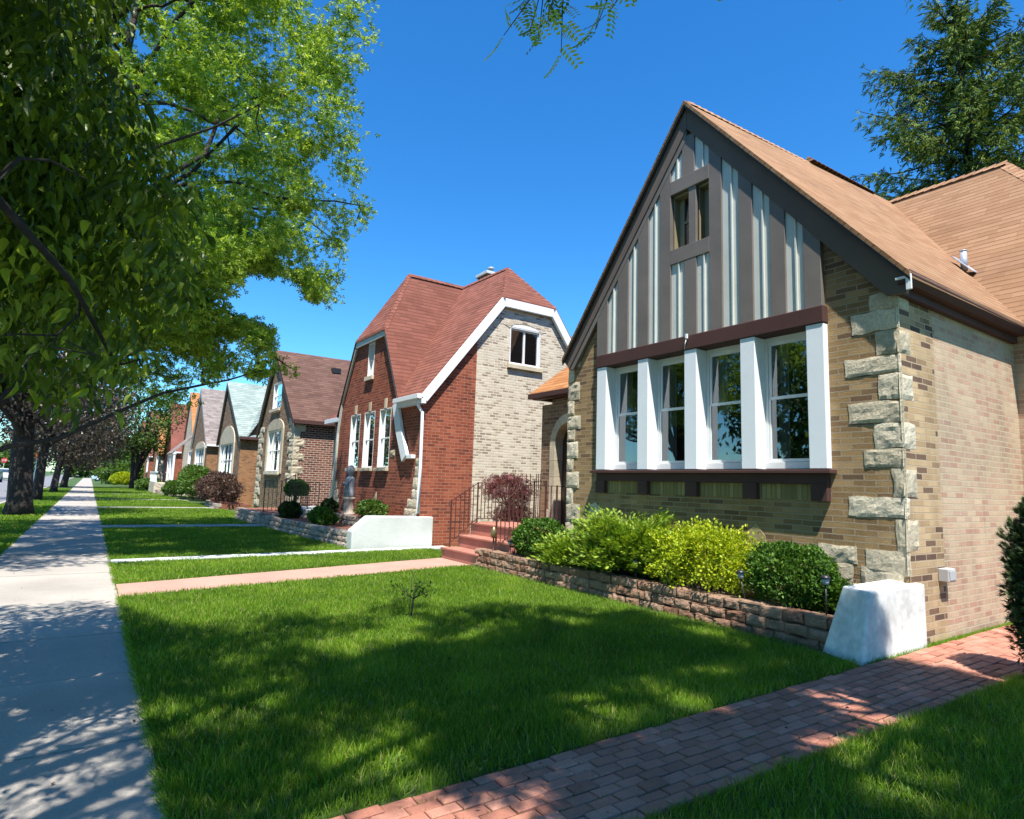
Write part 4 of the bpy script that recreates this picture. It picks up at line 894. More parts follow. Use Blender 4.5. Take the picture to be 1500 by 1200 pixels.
cottage(92, 6.2, 'distant cottage with maroon gable roof and small white awning', 'orange_brick', 'red_brick', 'maroon_roof', 'white_metal', 4.6, 10.2, wL=7.6, side_win=False, detail=False)
cottage(104, 6.0, 'farthest cottage at the end of the row with plum roof', 'brown_brick', 'brown_brick', 'maroon_roof', 'plum_trim', 4.6, 9.6, wL=8, side_win=False, detail=False)
# porch of the brown cottage (grey roof, white posts)
PL = (5.6, 55.6, 0); PO = thing('porch', 'small front porch with sloping grey roof and white posts between brown and cream cottages', 'porch', PL)
g = MB(); g.slab([(5.2, 54.9, 3.35), (5.2, 59.0, 3.35), (7.6, 59.0, 5.8), (7.6, 54.9, 5.8)], .12, uvn=(-1, 0, 1)); g.build('roof', M['grey_roof'], PO, PL)
g = MB(); g.box(5.1, 7.2, 54.9, 59, -.05, .8); g.build('base', M['cream_brick'], PO, PL)
for y in (55.0, 56.9, 58.9):
    g = MB(); g.box(5.3, 5.45, y-.07, y+.07, .8, 3.4); g.build('post', M['white_metal'], PO, PL, .01)
g = MB(); g.box(5.25, 5.5, 54.9, 59, 3.2, 3.42); g.build('beam', M['white_metal'], PO, PL, .01)
g = MB(); g.quad((7.0, 55, .8), (7.0, 58.9, .8), (7.0, 58.9, 3.4), (7.0, 55, 3.4)); g.build('back_wall', M['cream_brick'], PO, PL)
WL = (4.9, 62, 0); WO = thing('porch_railing', 'white porch railing with square balusters in front of the cream cottage', 'railing', WL)
g = MB(); g.box(4.6, 7, 60.5, 67, -.05, .85); g.build('base', M['cream_brick'], WO, WL)
gt = MB(); gb = MB()
gt.box(4.65, 4.8, 60.5, 67, 1.75, 1.85); gt.box(4.65, 4.8, 60.5, 67, .9, .98)
for i in range(18): gb.box(4.68, 4.77, 60.6+i*.37, 60.75+i*.37, .98, 1.75)
gt.build('rail', M['white_metal'], WO, WL); gb.build('baluster', M['white_metal'], WO, WL)

# ------------------------------------------------------------------ small things
def solar_light(x, y, z, h, label, tilt=(0, 0)):
    loc = (x, y, z); o = thing('garden_light', label, 'garden light', loc, 'solar lights along the retaining wall')
    g = MB(); g.tube([(x, y, z-.05), (x+tilt[0], y+tilt[1], z+h-.1)], .009, 8); g.build('stake', M['black_plastic'], o, loc)
    c = (x+tilt[0], y+tilt[1], z+h-.1)
    g = MB(); g.lathe([(.018, 0), (.034, .01), (.04, .06), (.03, .068)], c, 16); g.build('lens', M['lens'], o, loc)
    g = MB(); g.lathe([(.052, .068), (.054, .078), (.035, .1), (.012, .106), (.004, .106)], c, 16); g.build('cap', M['black_plastic'], o, loc)
for x, y, h, lab, tl in ((6.64, 3.66, .45, 'upright solar garden light beside the white wing wall', (0, 0)), (6.6, 4.6, .38, 'tilted solar garden light between golden shrub and dark boxwood', (-.03, .06)),
        (6.58, 5.8, .3, 'solar garden light in front of the golden shrub', (0, 0)), (6.6, 6.4, .32, 'solar garden light between the juniper and the golden shrub', (0, .02)),
        (6.62, 9.0, .28, 'solar garden light at the right edge of the small boxwood', (0, 0)), (6.6, 9.55, .3, 'solar garden light leaning before the small boxwood by the steps', (-.02, .05))):
    solar_light(x, y, .3, h, lab, tl)
LL = (6.55, 10.12, .3); LO = thing('lantern', 'small brass lantern standing by the near stair post', 'lantern', LL)
g = MB(); g.lathe([(.05, 0), (.055, .02), (.02, .04), (.015, .28), (.05, .3)], LL, 12); g.build('stand', M['iron'], LO, LL)
g = MB(); g.lathe([(.045, .3), (.06, .34), (.06, .42), (.045, .46), (.02, .5), (.004, .51)], LL, 12); g.build('lamp', M['brass'], LO, LL)
ML = (-2.55, 43.9, 0); MO = thing('marker_post', 'thin white marker post with an orange and white top between two street trees', 'post', ML)
g = MB(); g.tube([(-2.55, 43.9, -.1), (-2.5, 43.9, 2.6)], .055, 8); g.build('pole', M['white_metal'], MO, ML)
g = MB(); g.box(-2.62, -2.4, 43.83, 43.97, 2.3, 2.65); g.build('orange_cap', M['orange_paint'], MO, ML)
g = MB(); g.box(-2.6, -2.42, 43.84, 43.96, 2.655, 2.95); g.build('white_cap', M['white_metal'], MO, ML)
SGL = (-13.5, 150, 0); SG = thing('stop_sign', 'red octagonal stop sign far down the road behind the white car', 'sign', SGL)
g = MB(); g.tube([(-13.5, 150, 0), (-13.5, 150, 3.6)], .05, 8); g.build('pole', M['galv'], SG, SGL)
g = MB(); g.prism([(-13.5+.5*math.cos(math.pi/8+i*math.pi/4), 149.9, 3.3+.5*math.sin(math.pi/8+i*math.pi/4)) for i in range(8)], (0, .05, 0)); SF = g.build('sign_face', M['red_sign'], SG, SGL)
g = MB()
def stroke(x, z, segs, s=.13):
    for (a, b), (c, d) in segs: g.beam((x+a*s, 149.885, z+b*s), (x+c*s, 149.885, z+d*s), .02, .035, (0, 0, 1) if abs(a-c) > abs(b-d) else (1, 0, 0))
for i, sg in enumerate(([((1, 2), (0, 2)), ((0, 2), (0, 1)), ((0, 1), (1, 1)), ((1, 1), (1, 0)), ((1, 0), (0, 0))], [((0, 2), (1, 2)), ((.5, 2), (.5, 0))], [((0, 0), (0, 2)), ((0, 2), (1, 2)), ((1, 2), (1, 0)), ((1, 0), (0, 0))], [((0, 0), (0, 2)), ((0, 2), (1, 2)), ((1, 2), (1, 1)), ((1, 1), (0, 1))])):
    stroke(-13.84+i*.19, 3.17, sg)
g.build('lettering', M['white_metal'], SF, SGL)

def car(x, y, heading, paint, label, suv=False, z=0.0):
    """simple car, length along its local +x, then turned"""
    loc = (x, y, z); o = thing('parked_car', label, 'car', loc); hh = 1.72 if suv else 1.45
    prof = [(-2.2, .35), (-2.25, .7), (-2.15, .95), (-1.95, 1.0), (-1.45, hh-.08), (-1.2, hh), (.35, hh), (.6, hh-.08), (1.25, 1.02), (2.0, .88), (2.25, .7), (2.25, .35)]
    if suv: prof = [(-2.25, .35), (-2.3, .9), (-2.2, 1.1), (-1.95, hh-.06), (-1.7, hh), (.45, hh), (.7, hh-.06), (1.25, 1.12), (2.1, .98), (2.3, .75), (2.3, .35)]
    def B(g, n, m_, p=None, bv=0):
        o2 = g.build(n, M[m_], p or o, (0, 0, 0), bv); return o2
    g = MB(); g.prism([(a, -.88, b) for a, b in prof], (0, 1.76, 0)); body = B(g, 'body', paint, None, .08)
    i0 = 3 if not suv else 2
    cab = [p for p in prof if p[1] > (.99 if not suv else 1.09)]
    for s_ in (-1, 1):
        g = MB(); g.prism([(a*.92-.02, s_*.885, 1.02+(b-1.02)*.86 if b > 1.03 else 1.06) for a, b in cab], (0, .01*s_, 0)); B(g, 'side_window', 'car_glass', body)
    a, b = [p for p in prof if p[0] > .3 and p[1] > 1.0][-2:]
    g = MB(); g.poly([(a[0]+.05, -.72, a[1]-.02), (b[0]+.03, -.78, b[1]+.06), (b[0]+.03, .78, b[1]+.06), (a[0]+.05, .72, a[1]-.02)]); g.prism([(a[0]+.03, -.72, a[1]-.05), (b[0]+.01, -.78, b[1]+.03), (b[0]+.02, -.78, b[1]+.06), (a[0]+.04, -.72, a[1]-.02)], (0, 1.5, 0)); B(g, 'windscreen', 'car_glass', body)
    for s_ in (-1, 1):
        g = MB(); g.box(2.2, 2.29, s_*.62-.2, s_*.62+.2, .68, .84); B(g, 'headlight', 'lamp_glass', body, .02)
        for xx in (-1.38, 1.4):
            g = MB(); g.tube([(xx, s_*.7, .33), (xx, s_*.92, .33)], .33, 18); wl = B(g, 'wheel', 'tyre')
            g = MB(); g.tube([(xx, s_*.9, .33), (xx, s_*.93, .33)], .19, 12); B(g, 'rim', 'galv', wl)
    o.rotation_euler = (0, 0, heading); return o
car(-10.4, 118, -math.pi/2, 'car_white', 'white sport utility vehicle facing us on the road at the left edge', True)
car(-9.9, 98, -math.pi/2-.05, 'car_blue', 'dark blue car in front of the white vehicle on the road')
car(2.6, 136, .1, 'car_pale', 'pale blue car crossing beyond the far lawn near the clipped yellow bush')

# ------------------------------------------------------------------ vegetation helpers
SV = np.array(SUN)
def shadow_xy(P): return P[:, 0]+P[:, 2]*(-SV[0]/SV[2]), P[:, 1]+P[:, 2]*(-SV[1]/SV[2])
def inpoly(x, y, poly):
    poly = np.array(poly, float); n = len(poly); c = np.zeros(len(x), bool); j = n-1
    for i in range(n):
        xi, yi = poly[i]; xj, yj = poly[j]
        t = ((yi > y) != (yj > y)) & (x < (xj-xi)*(y-yi)/(yj-yi+1e-12)+xi); c ^= t; j = i
    return c
def in_frame(P, mar=0):
    x, y, ok = proj(P); return ok & (x > -mar) & (x < 1500+mar) & (y > -mar) & (y < 1200+mar), x, y
def nz(P, s, off=0.0):
    return np.array([noise.noise(Vector((p[0]*s+off, p[1]*s-off, p[2]*s))) for p in P])
def ellips(n, c, r, shell=.35):
    d = unit(n); q = (shell+(1-shell)*rng.random(n)**.6)[:, None]
    return np.array(c)+d*q*np.array(r)

def wood(trunk, clusters, nlimb, limb_r=.09, twig_r=.016, up=.35, start=.45, seed=1, sides=10, sag=.0):
    """trunk: list of (x, y, z, r); limbs reach for spread-out clusters, twigs for all of them"""
    R = np.random.default_rng(seed); g = MB()
    g.tube([t[:3] for t in trunk], [t[3] for t in trunk], 14, wob=.25)
    C = np.asarray(clusters); tp = np.array([t[:3] for t in trunk], float)
    pick = [int(R.integers(len(C)))]
    dmin = np.linalg.norm(C-C[pick[0]], axis=1)
    for _ in range(min(nlimb, len(C))-1):
        i = int(np.argmax(dmin*R.uniform(.7, 1, len(C)))); pick.append(i); dmin = np.minimum(dmin, np.linalg.norm(C-C[i], axis=1))
    nodes = []; K = len(tp)-1
    for i in pick:
        e = C[i]; t = np.clip(start+(1-start)*R.random(), 0, .999)*K; k = int(t); b = tp[k]+(tp[k+1]-tp[k])*(t-k)
        ln = np.linalg.norm(e-b); ctrl = (b+e)/2+np.array([0, 0, up*ln])+R.normal(size=3)*.07*ln
        pts = [(1-s)**2*b+2*s*(1-s)*ctrl+s*s*e+R.normal(size=3)*.015*ln*(0 < s < 1) for s in np.linspace(0, 1, 9)]
        r0 = min(limb_r*(.5+.09*ln), trunk[min(k, K)][3]*.75)
        g.tube(pts, list(np.linspace(r0, twig_r*.8, 9)), 7)
        nodes += [(p, r0+(twig_r-r0)*s) for p, s in zip(pts[2:], np.linspace(.25, 1, 7))]
    N = np.array([q[0] for q in nodes]); rad = [q[1] for q in nodes]; dirs = np.zeros((len(C), 3)); n = len(C)
    dm = np.full(n, 1e9); par = np.zeros(n, int)
    for a in range(0, len(N)):
        d = np.linalg.norm(C-N[a], axis=1); k = d < dm; dm[k] = d[k]; par[k] = a
    pos = [p for p in N]; done = np.zeros(n, bool)
    for _ in range(n):
        i = int(np.argmin(np.where(done, 1e9, dm))); done[i] = True
        a, c, L = pos[par[i]], C[i], dm[i]; dirs[i] = c-a; r0 = min(twig_r, rad[par[i]]*.85)
        pos.append(c); rad.append(max(r0*.72, .003)); kk = len(pos)-1
        if L > .05:
            mid = (a+c)/2+R.normal(size=3)*.1*L+np.array([0, 0, sag*L]); pos.append(mid); rad.append(r0)
            g.tube([a, mid, c], [r0, r0*.85, max(r0*.5, .002)], 4, cap=False)
            news = ((c, kk), (mid, kk+1))
        else: news = ((c, kk),)
        for p, q in news:
            d = np.linalg.norm(C-p, axis=1); k = (d < dm) & ~done; dm[k] = d[k]; par[k] = q
    return g, dirs

# ------------------------------------------------------------------ near linden at the left
LMASK = [(-900, -900), (190, -900), (190, 0), (150, 60), (205, 130), (215, 185), (262, 235), (296, 262), (290, 310), (318, 345), (285, 375), (292, 430), (280, 455), (222, 500), (215, 545), (196, 566), (168, 612), (140, 585), (105, 600), (86, 625), (50, 575), (20, 572), (-40, 560), (-900, 560)]
YB = ([-3, -1.2, .1, .45, .6, 1.1, 2, 3.4, 4.4, 5.2, 6.1, 6.5, 6.9, 7.6, 9], [9.4, 9.4, 9.3, 9.2, 8.3, 7.2, 7.5, 8.0, 7.0, 6.6, 5.8, 4.2, 2.2, 1.6, .5])
def shade_ok(P, jit=.12, gap=-.22, sc=.95):
    sx, sy = shadow_xy(P); Q = np.stack([sx, sy, sx*0], 1)
    n = nz(Q, .8, 3.3)*.62+nz(Q, 2.1, 5.1)*.5+rng.uniform(-.14, .14, len(P))
    lim = np.interp(sx, *YB)+nz(np.stack([sx, sy, sx*0+5], 1), 1.6, 9.1)*.8+rng.normal(size=len(P))*.12
    return (sy < lim-jit) & (n > gap)
def crown(n, c, r, mask=None, shade=True, shell=.25, gap=-.22, cam_r=2.0, extra=None, mar=30):
    P = ellips(n*6, c, r, shell)
    k = np.ones(len(P), bool)
    if shade: k &= shade_ok(P, .1, gap)
    f, x, y = in_frame(P, mar)
    k &= (~f) | (inpoly(x, y, mask) if mask is not None else False)
    k &= np.linalg.norm(P-[0, 0, CH], axis=1) > cam_r
    k &= P[:, 2] > 1.9
    if extra is not None: k &= extra(P)
    return P[k][:n]
def leafcloud(C, per, sig, D=None, along=0.0):
    n = len(C)*per; c = np.repeat(C, per, 0)
    P = c+rng.normal(size=(n, 3))*np.array(sig)
    if D is not None:
        d = np.repeat(D, per, 0); P = P-d*(rng.random((n, 1))*along)
    return P
def maskleaf(P, mask, mar=25, jit=7):
    f, x, y = in_frame(P, mar); j = rng.normal(size=len(P))*jit
    return (~f) | (inpoly(x+j, y+j*.6, mask) if mask is not None else False)

TL = (-2.25, .6, 0)
T = thing('tree', 'near linden with big dark drooping leaves filling the upper left corner', 'tree', TL)
C1 = crown(760, (-1.0, 4.2, 4.6), (2.6, 3.4, 3.0), LMASK, True, .1, -.5, cam_r=3.2, extra=lambda P: (P[:, 1] > 2.6))
C2 = crown(1050, (-.4, 2.5, 6.6), (5.2, 4.6, 2.9), LMASK, True, .2, -.2, cam_r=2.6)
# low hanging visible skirt
CV = ellips(4000, (-.55, 5.1, 3.7), (1.5, 1.8, 2.2), 0); f_, x_, y_ = in_frame(CV, 40); CV = CV[(~f_ | inpoly(x_, y_, LMASK)) & (CV[:, 2] > 1.9) & (np.linalg.norm(CV-[0, 0, CH], axis=1) > 4.0) & (nz(CV, 1.5, 3.1) > -.3)][:600]
CL = np.concatenate([C1, C2, CV])
g, D = wood([(-2.25, .6, -.1, .32), (-2.23, .62, .4, .25), (-2.15, .8, 1.6, .22), (-2.0, 1.1, 3.0, .2), (-1.7, 1.6, 4.6, .16), (-1.5, 2.0, 6.4, .1), (-1.3, 2.4, 8.4, .04)], CL, 34, .07, .012, .25, .35, 3)
g.build('trunk', M['bark_dark'], T, TL)
per = 26; n = len(CL); az = rng.random(n)*6.283
TD = np.stack([np.cos(az)*.8, np.sin(az)*.8, -.25-.6*rng.random(n)], 1)+.5*D/(np.linalg.norm(D, axis=1, keepdims=True)+.01); TD /= np.linalg.norm(TD, axis=1, keepdims=True)
TS = np.cross(TD, [0, 0, 1]); TS /= np.linalg.norm(TS, axis=1, keepdims=True); TN = np.cross(TS, TD)
k = np.tile(np.arange(per), n); sg = np.where(k % 2, 1., -1.)[:, None]; tt = (k/per)[:, None]
TD, TS, TN, C0 = (np.repeat(q, per, 0) for q in (TD, TS, TN, CL))
P = C0+TD*(tt-.4)*.62+TS*sg*(.02+.11*rng.random((len(k), 1)))+TN*rng.normal(size=(len(k), 1))*.05+np.array([0, 0, -.16])*tt**2
RL = np.repeat(rng.normal(size=n)*.24+.42, per)+rng.normal(size=len(P))*.14
HB = TN
LA = TD*.5+TS*sg*.75+np.array([0, 0, -.55])
dc = np.linalg.norm(P-[0, 0, CH], axis=1)
k = maskleaf(P, LMASK, 25, 15) & ((dc > 3.9) | ~in_frame(P, 60)[0]) & (dc > 1.5) & shade_ok(P, -.15, -.3)
P, RL, HB, LA = P[k], RL[k], HB[k], LA[k]; n = len(P)
A = LA+rng.normal(size=(n, 3))*.26; U = HB+rng.normal(size=(n, 3))*.28
scatter('crown', *LINDEN, P, A, U, rng.uniform(.06, .115, n), M['linden'], T, TL, rnd=RL)

# ------------------------------------------------------------------ honey locust, middle distance
KMASK = [(-300, -900), (545, -900), (545, -20), (556, 25), (572, 48), (540, 95), (556, 112), (538, 135), (560, 160), (596, 172), (592, 190), (560, 200), (578, 235), (560, 262), (566, 295), (540, 312), (546, 335), (508, 345), (512, 375), (500, 408), (488, 455), (440, 432), (446, 418), (402, 404), (360, 398), (346, 430), (330, 462), (370, 462), (404, 486), (402, 512), (432, 540), (424, 552), (396, 540), (384, 558), (350, 540), (322, 552), (318, 566), (296, 566), (288, 612), (250, 606), (238, 624), (214, 590), (190, 604), (150, 566), (60, 560), (-300, 560)]
TL = (-1.95, 14.2, 0)
T = thing('tree', 'tall feathery honey locust with bright green sprays spreading over the sidewalk', 'tree', TL)
def kx(P):
    sx, sy = shadow_xy(P); fx = P[:, 0]+P[:, 2]*.204
    return (sy > np.interp(sx, [-3, .45, 1.5, 7], [11.1, 11.1, 13.4, 13.9])) & (fx < 7.4)
CK = crown(2150, (.2, 15.2, 9.4), (6.8, 6.4, 6.6), KMASK, False, .3, cam_r=7, extra=kx, mar=10)
CB = ellips(3000, (1.9, 14.6, 5.2), (3.2, 3.6, 1.8), 0); f_, x_, y_ = in_frame(CB, 10); CB = CB[(~f_ | inpoly(x_, y_, KMASK)) & kx(CB) & (CB[:, 2] > 2.6)][:240]
CK = np.concatenate([CK, CB])
CK = CK[(nz(CK, .5, 1.7) > -.25) & (nz(CK*np.array([.7, .7, 1.9]), .8, 6.7) > -.16)]
g, D = wood([(-1.95, 14.2, -.1, .42), (-1.95, 14.2, .5, .34), (-1.9, 14.2, 1.8, .3), (-1.75, 14.3, 3.2, .27), (-1.3, 14.4, 5.2, .2), (-.7, 14.6, 7.5, .14), (-.2, 14.7, 10.5, .08), (0, 14.8, 14, .03)], CK, 46, .055, .017, .18, .25, 5, sag=-.05)
g.build('trunk', M['bark_dark'], T, TL)
P = leafcloud(CK, 60, (.2, .2, .09), D, .95); P = P[maskleaf(P, KMASK, 10, 5) & kx(P)]
n = len(P); A = rng.normal(size=(n, 3))*.8+np.array([.25, 0, -.25]); U = rng.normal(size=(n, 3))*.45+np.array([-.1, -.2, .9])
scatter('crown', *TUFT, P, A, U, rng.uniform(.11, .19, n), M['locust'], T, TL)

# ------------------------------------------------------------------ honey locust behind and above the camera (its hanging twigs enter at the top)
TL = (4.6, -5.2, 0)
T = thing('tree', 'honey locust overhead whose dark hanging twigs dip into the top of the view', 'tree', TL)
CY = crown(1150, (3.3, -.1, 7.2), (4.8, 4.6, 2.6), None, True, .1, -.13, cam_r=3.2, mar=60)
tw = [((1.62, 2.15, 4.15), (738, 52)), ((1.55, 2.0, 4.1), (776, 46)), ((1.5, 1.95, 4.1), (789, 58)), ((1.62, 2.0, 4.1), (822, 78)), ((1.58, 1.9, 4.1), (803, 22)), ((1.75, 1.8, 4.1), (872, 44)), ((1.85, 1.8, 4.05), (892, 18))]
def unproj(x, y, d):
    v = CF+CR*(x-750)/F_PX-CU*(y-600)/F_PX; return np.array([0, 0, CH])+v/np.linalg.norm(v)*d
TW = [(np.array(a), unproj(px[0], px[1], 3.0)) for a, px in tw]
g, D = wood([(4.6, -5.2, -.1, .36), (4.6, -5.2, .5, .28), (4.5, -5.0, 2, .25), (4.3, -4.4, 3.6, .21), (4.0, -3.2, 5.2, .16), (3.7, -1.8, 7.2, .1), (3.5, -.8, 9.2, .03)], np.concatenate([CY, [t_[0] for t_ in TW]]), 30, .07, .014, .15, .4, 6)
for a, b in TW: g.tube([a+[0, 0, .5], a, (a+b)/2+rng.normal(size=3)*.02, b], [.006, .004, .003, .0015], 5)
g.build('trunk', M['bark'], T, TL)
P = leafcloud(CY, 24, (.26, .26, .16)); P = P[maskleaf(P, None, 50) & shade_ok(P, -.1, -.2)]
n = len(P); A = rng.normal(size=(n, 3))*.8+np.array([0, 0, -.3]); U = rng.normal(size=(n, 3))*.4+np.array([0, 0, 1.])
P2_, A2, U2, S2_ = [], [], [], []
for a, b in TW:
    d = (b-a)/np.linalg.norm(b-a)
    for t in np.linspace(.05, 1.0, 15):
        p = a+(b-a)*t
        if rng.random() < .82:
            s_ = -1 if rng.random() < .5 else 1; q = rng.normal(size=3); q -= d*(q@d); q /= np.linalg.norm(q)
            P2_.append(p); A2.append(d*.75+q*.65+[0, 0, -.1]); U2.append(np.cross(d, q)+rng.normal(size=3)*.3); S2_.append(rng.uniform(.11, .165)*(1.15-.4*t))
cr_ = scatter('crown', *FROND, np.concatenate([P, np.array(P2_)]), np.concatenate([A, np.array(A2)]), np.concatenate([U, np.array(U2)]), np.concatenate([rng.uniform(.16, .27, n), np.array(S2_)]), M['locust'], T, TL)
# ------------------------------------------------------------------ purple maples and other street trees
def round_tree(name, label, base, h0, crown_c, crown_r, ncl, per, size, mat, bark, r0, lean=(0, 0), group=None, nl=16, seed=1, sig=.4, tpl=DIAM, mask=None, multi=1, floor=1.9, sparse=-9):
    T = thing(name, label, 'tree', (base[0], base[1], 0), group)
    C = ellips(ncl, crown_c, crown_r, .35); C = C[(C[:, 2] > floor) & (nz(C, 1.6/np.mean(crown_r), seed) > sparse)]
    if mask is not None:
        f, x, y = in_frame(C, 5); C = C[~f | inpoly(x, y, mask)]
    bx, by = base; gs = None
    for k in range(multi):
        a = 2*math.pi*k/multi; sp = .0 if multi == 1 else .9
        top = (crown_c[0]+sp*1.3*math.cos(a), crown_c[1]+sp*math.sin(a), crown_c[2]+.2*crown_r[2])
        tr = [(bx, by, -.1, r0*1.35), (bx+lean[0]*.1, by, .5, r0*1.05), (bx+(top[0]-bx)*.3+lean[0], by+(top[1]-by)*.3, h0*.8, r0*.9), (bx+(top[0]-bx)*.6, by+(top[1]-by)*.6, h0*1.25, r0*.7), (*top, r0*.2)]
        sub = C[k::multi]
        g, D = wood(tr, sub, nl, r0*.4, max(.015, r0*.06), .2, .5, seed+k)
        if gs is None: gs = g
        else:
            for f_i, f in enumerate(g.f): pass
            gs.add(g.v, g.f, .5, smooth=True)
    gs.build('trunk', M[bark], T, (base[0], base[1], 0))
    P = leafcloud(C, per, (sig, sig, sig*.7)); 
    if mask is not None: P = P[maskleaf(P, mask, 5, 3)]
    n = len(P); A = rng.normal(size=(n, 3))+np.array([0, 0, -.3]); U = rng.normal(size=(n, 3))*.6+np.array([0, -.2, .8])
    scatter('crown', *tpl, P, A, U, rng.uniform(.75, 1.3, n)*size, M[mat], T, (base[0], base[1], 0)); return T
PG = 'dark purple maples along the kerb'
round_tree('tree', 'thick dark trunked purple maple, the nearest trunk beside the sidewalk', (-1.95, 28.2), 3.0, (-2.2, 28.2, 6.2), (3.3, 3.6, 3.8), 520, 24, .16, 'purple', 'bark_dark', .36, (-.05, 0), PG, 22, 11, .36, floor=3.0, sparse=-.2)
round_tree('tree', 'purple maple standing just behind the white marker post', (-2.25, 42), 3.2, (-2.0, 42, 6.0), (3.6, 3.6, 3.6), 420, 24, .19, 'purple', 'bark_dark', .22, (0, 0), PG, 18, 12, .4, floor=2.4, sparse=-.2)
round_tree('tree', 'purple maple in the earth circle beyond the marker post', (-2.1, 57.5), 3.0, (-1.5, 57.5, 5.4), (4.4, 4.0, 3.6), 420, 24, .23, 'purple', 'bark_dark', .22, (0, 0), PG, 18, 13, .45, floor=2.2, sparse=-.2)
round_tree('tree', 'farthest purple maple closing the tunnel over the sidewalk', (-2.0, 76), 3.0, (-1.0, 76, 5.2), (4.2, 4.2, 3.6), 340, 22, .3, 'purple', 'bark_dark', .26, (0, 0), PG, 14, 14, .5, floor=2.0, sparse=-.2)
round_tree('tree', 'green street tree with several stems in front of the far cottages', (3.7, 75), 3.2, (4.6, 75, 7.2), (4.8, 4.2, 4.0), 420, 22, .26, 'green_tree', 'bark_dark', .2, (0, 0), None, 12, 15, .5, multi=4, floor=2.6, sparse=-.25)
BT = 'trees closing the end of the street'
for i, (x, y, h, w_) in enumerate(((-2, 205, 9, 7), (9, 215, 12, 8), (22, 200, 11, 8), (-26, 190, 12, 9), (-38, 170, 12, 9), (-17, 225, 10, 8))):
    lb = ['low green tree straight at the end of the sidewalk', 'tall green tree behind the far cottages', 'green tree behind the roofs of the far cottages', 'green tree behind the stop sign', 'green tree at the far left edge across the road', 'green tree in the gap of the road end'][i]
    round_tree('tree', lb, (x, y), h*.35, (x, y, h*.55), (w_*.75, w_*.75, h*.5), 260, 20, .75, 'green_tree', 'bark', .3, (0, 0), BT, 8, 30+i, 1.0, floor=.8)
AG = 'trees across the road'
for i, (x, y) in enumerate(((-15, 2), (-15.5, 18), (-14.5, 70), (-15, 96))):
    lb = ['round green tree across the road opposite the tan cottage', 'round green tree across the road opposite the red cottage', 'green tree across the road left of the thick trunk', 'green tree across the road above the parked vehicles'][i]
    round_tree('tree', lb, (x, y), 3, (x, y, 6.5), (4.2, 4.4, 4), 240, 20, .38, 'green_tree', 'bark', .25, (0, 0), AG, 10, 40+i, .55, floor=2.0)

# ------------------------------------------------------------------ spruce behind the tan house
NEED = ([(0, 0, 0), (.5, -.075, 0), (1, 0, 0), (.5, .075, 0), (.5, 0, -.075), (.5, 0, .075), (.12, -.2, .1), (.55, -.2, .1), (.12, .2, -.1), (.55, .2, -.1)], [(0, 1, 2, 3), (0, 4, 2, 5), (0, 6, 7), (0, 8, 9)])
def spruce(X0, Y0, H0, label, dens, fat):
  TL = (X0, Y0, 0); T = thing('spruce_tree', label, 'tree', TL, 'spruces behind the tan house')
  g = MB(); g.tube([(X0, Y0, -.1), (X0, Y0, 8), (X0-.05, Y0-.05, 13), (X0, Y0, H0)], [.33, .25, .13, .015], 10)
  PP, AA, UU, SS = [], [], [], []; z = 6.5
  while z < H0-.2:
    for k in range(7):
        az = rng.random()*6.283; L_ = (fat*max(.02, 1-((z-5)/(H0-4.6))**2.0)**.8+.12)*rng.uniform(.55, 1.12); h = np.array([math.cos(az), math.sin(az), 0])
        pts = []; zz = z+rng.uniform(-.25, .25); rise = max(0, (z-11)/(H0-11))*.75
        for s in np.linspace(0, 1, 8): pts.append(np.array([X0, Y0, zz])+h*L_*s+np.array([0, 0, L_*((.1+rise)*s-.55*s*s+.42*s**3)])+rng.normal(size=3)*.03)
        g.tube(pts, list(np.linspace(.04, .008, 8)), 5)
        sd_ = np.cross(h, [0, 0, 1])
        for i in range(int((26+L_*62)*dens)):
            t = rng.random()**.85; q = t*7; j = min(int(q), 6); p = pts[j]+(pts[j+1]-pts[j])*(q-j)
            wdt = min(.5, .16*L_)*(1-t*.6)*rng.uniform(-1, 1); hang = -abs(rng.normal())*min(.3, .1*L_+.05)
            PP.append(p+sd_*wdt+np.array([0, 0, hang-.1*abs(wdt)+.05])+h*rng.normal()*.08)
            AA.append(h*rng.uniform(.1, .9)+sd_*np.sign(wdt)*rng.uniform(.1, .6)+np.array([0, 0, rng.uniform(-1.0, .2)])); UU.append(rng.normal(size=3)); SS.append(rng.uniform(.16, .34))
    z += .5
  for i in range(260):
    t = rng.random(); PP.append(np.array([X0, Y0, H0-1.2+1.25*t])+rng.normal(size=3)*.1*(1.1-t)); a = rng.random()*6.28; AA.append([math.cos(a), math.sin(a), rng.uniform(-.2, 1.1)]); UU.append(rng.normal(size=3)); SS.append(rng.uniform(.12, .26))
  g.build('trunk', M['bark_dark'], T, TL)
  scatter('crown', *NEED, np.array(PP), np.array(AA), np.array(UU), np.array(SS), M['spruce'], T, TL)
spruce(22.5, 7.3, 17.75, 'dark shaggy spruce with a pointed top rising behind the tan shingle roof', .72, 4.9)
spruce(26, 5.0, 19.2, 'second spruce partly hidden behind the first at the right edge', .6, 4.2)

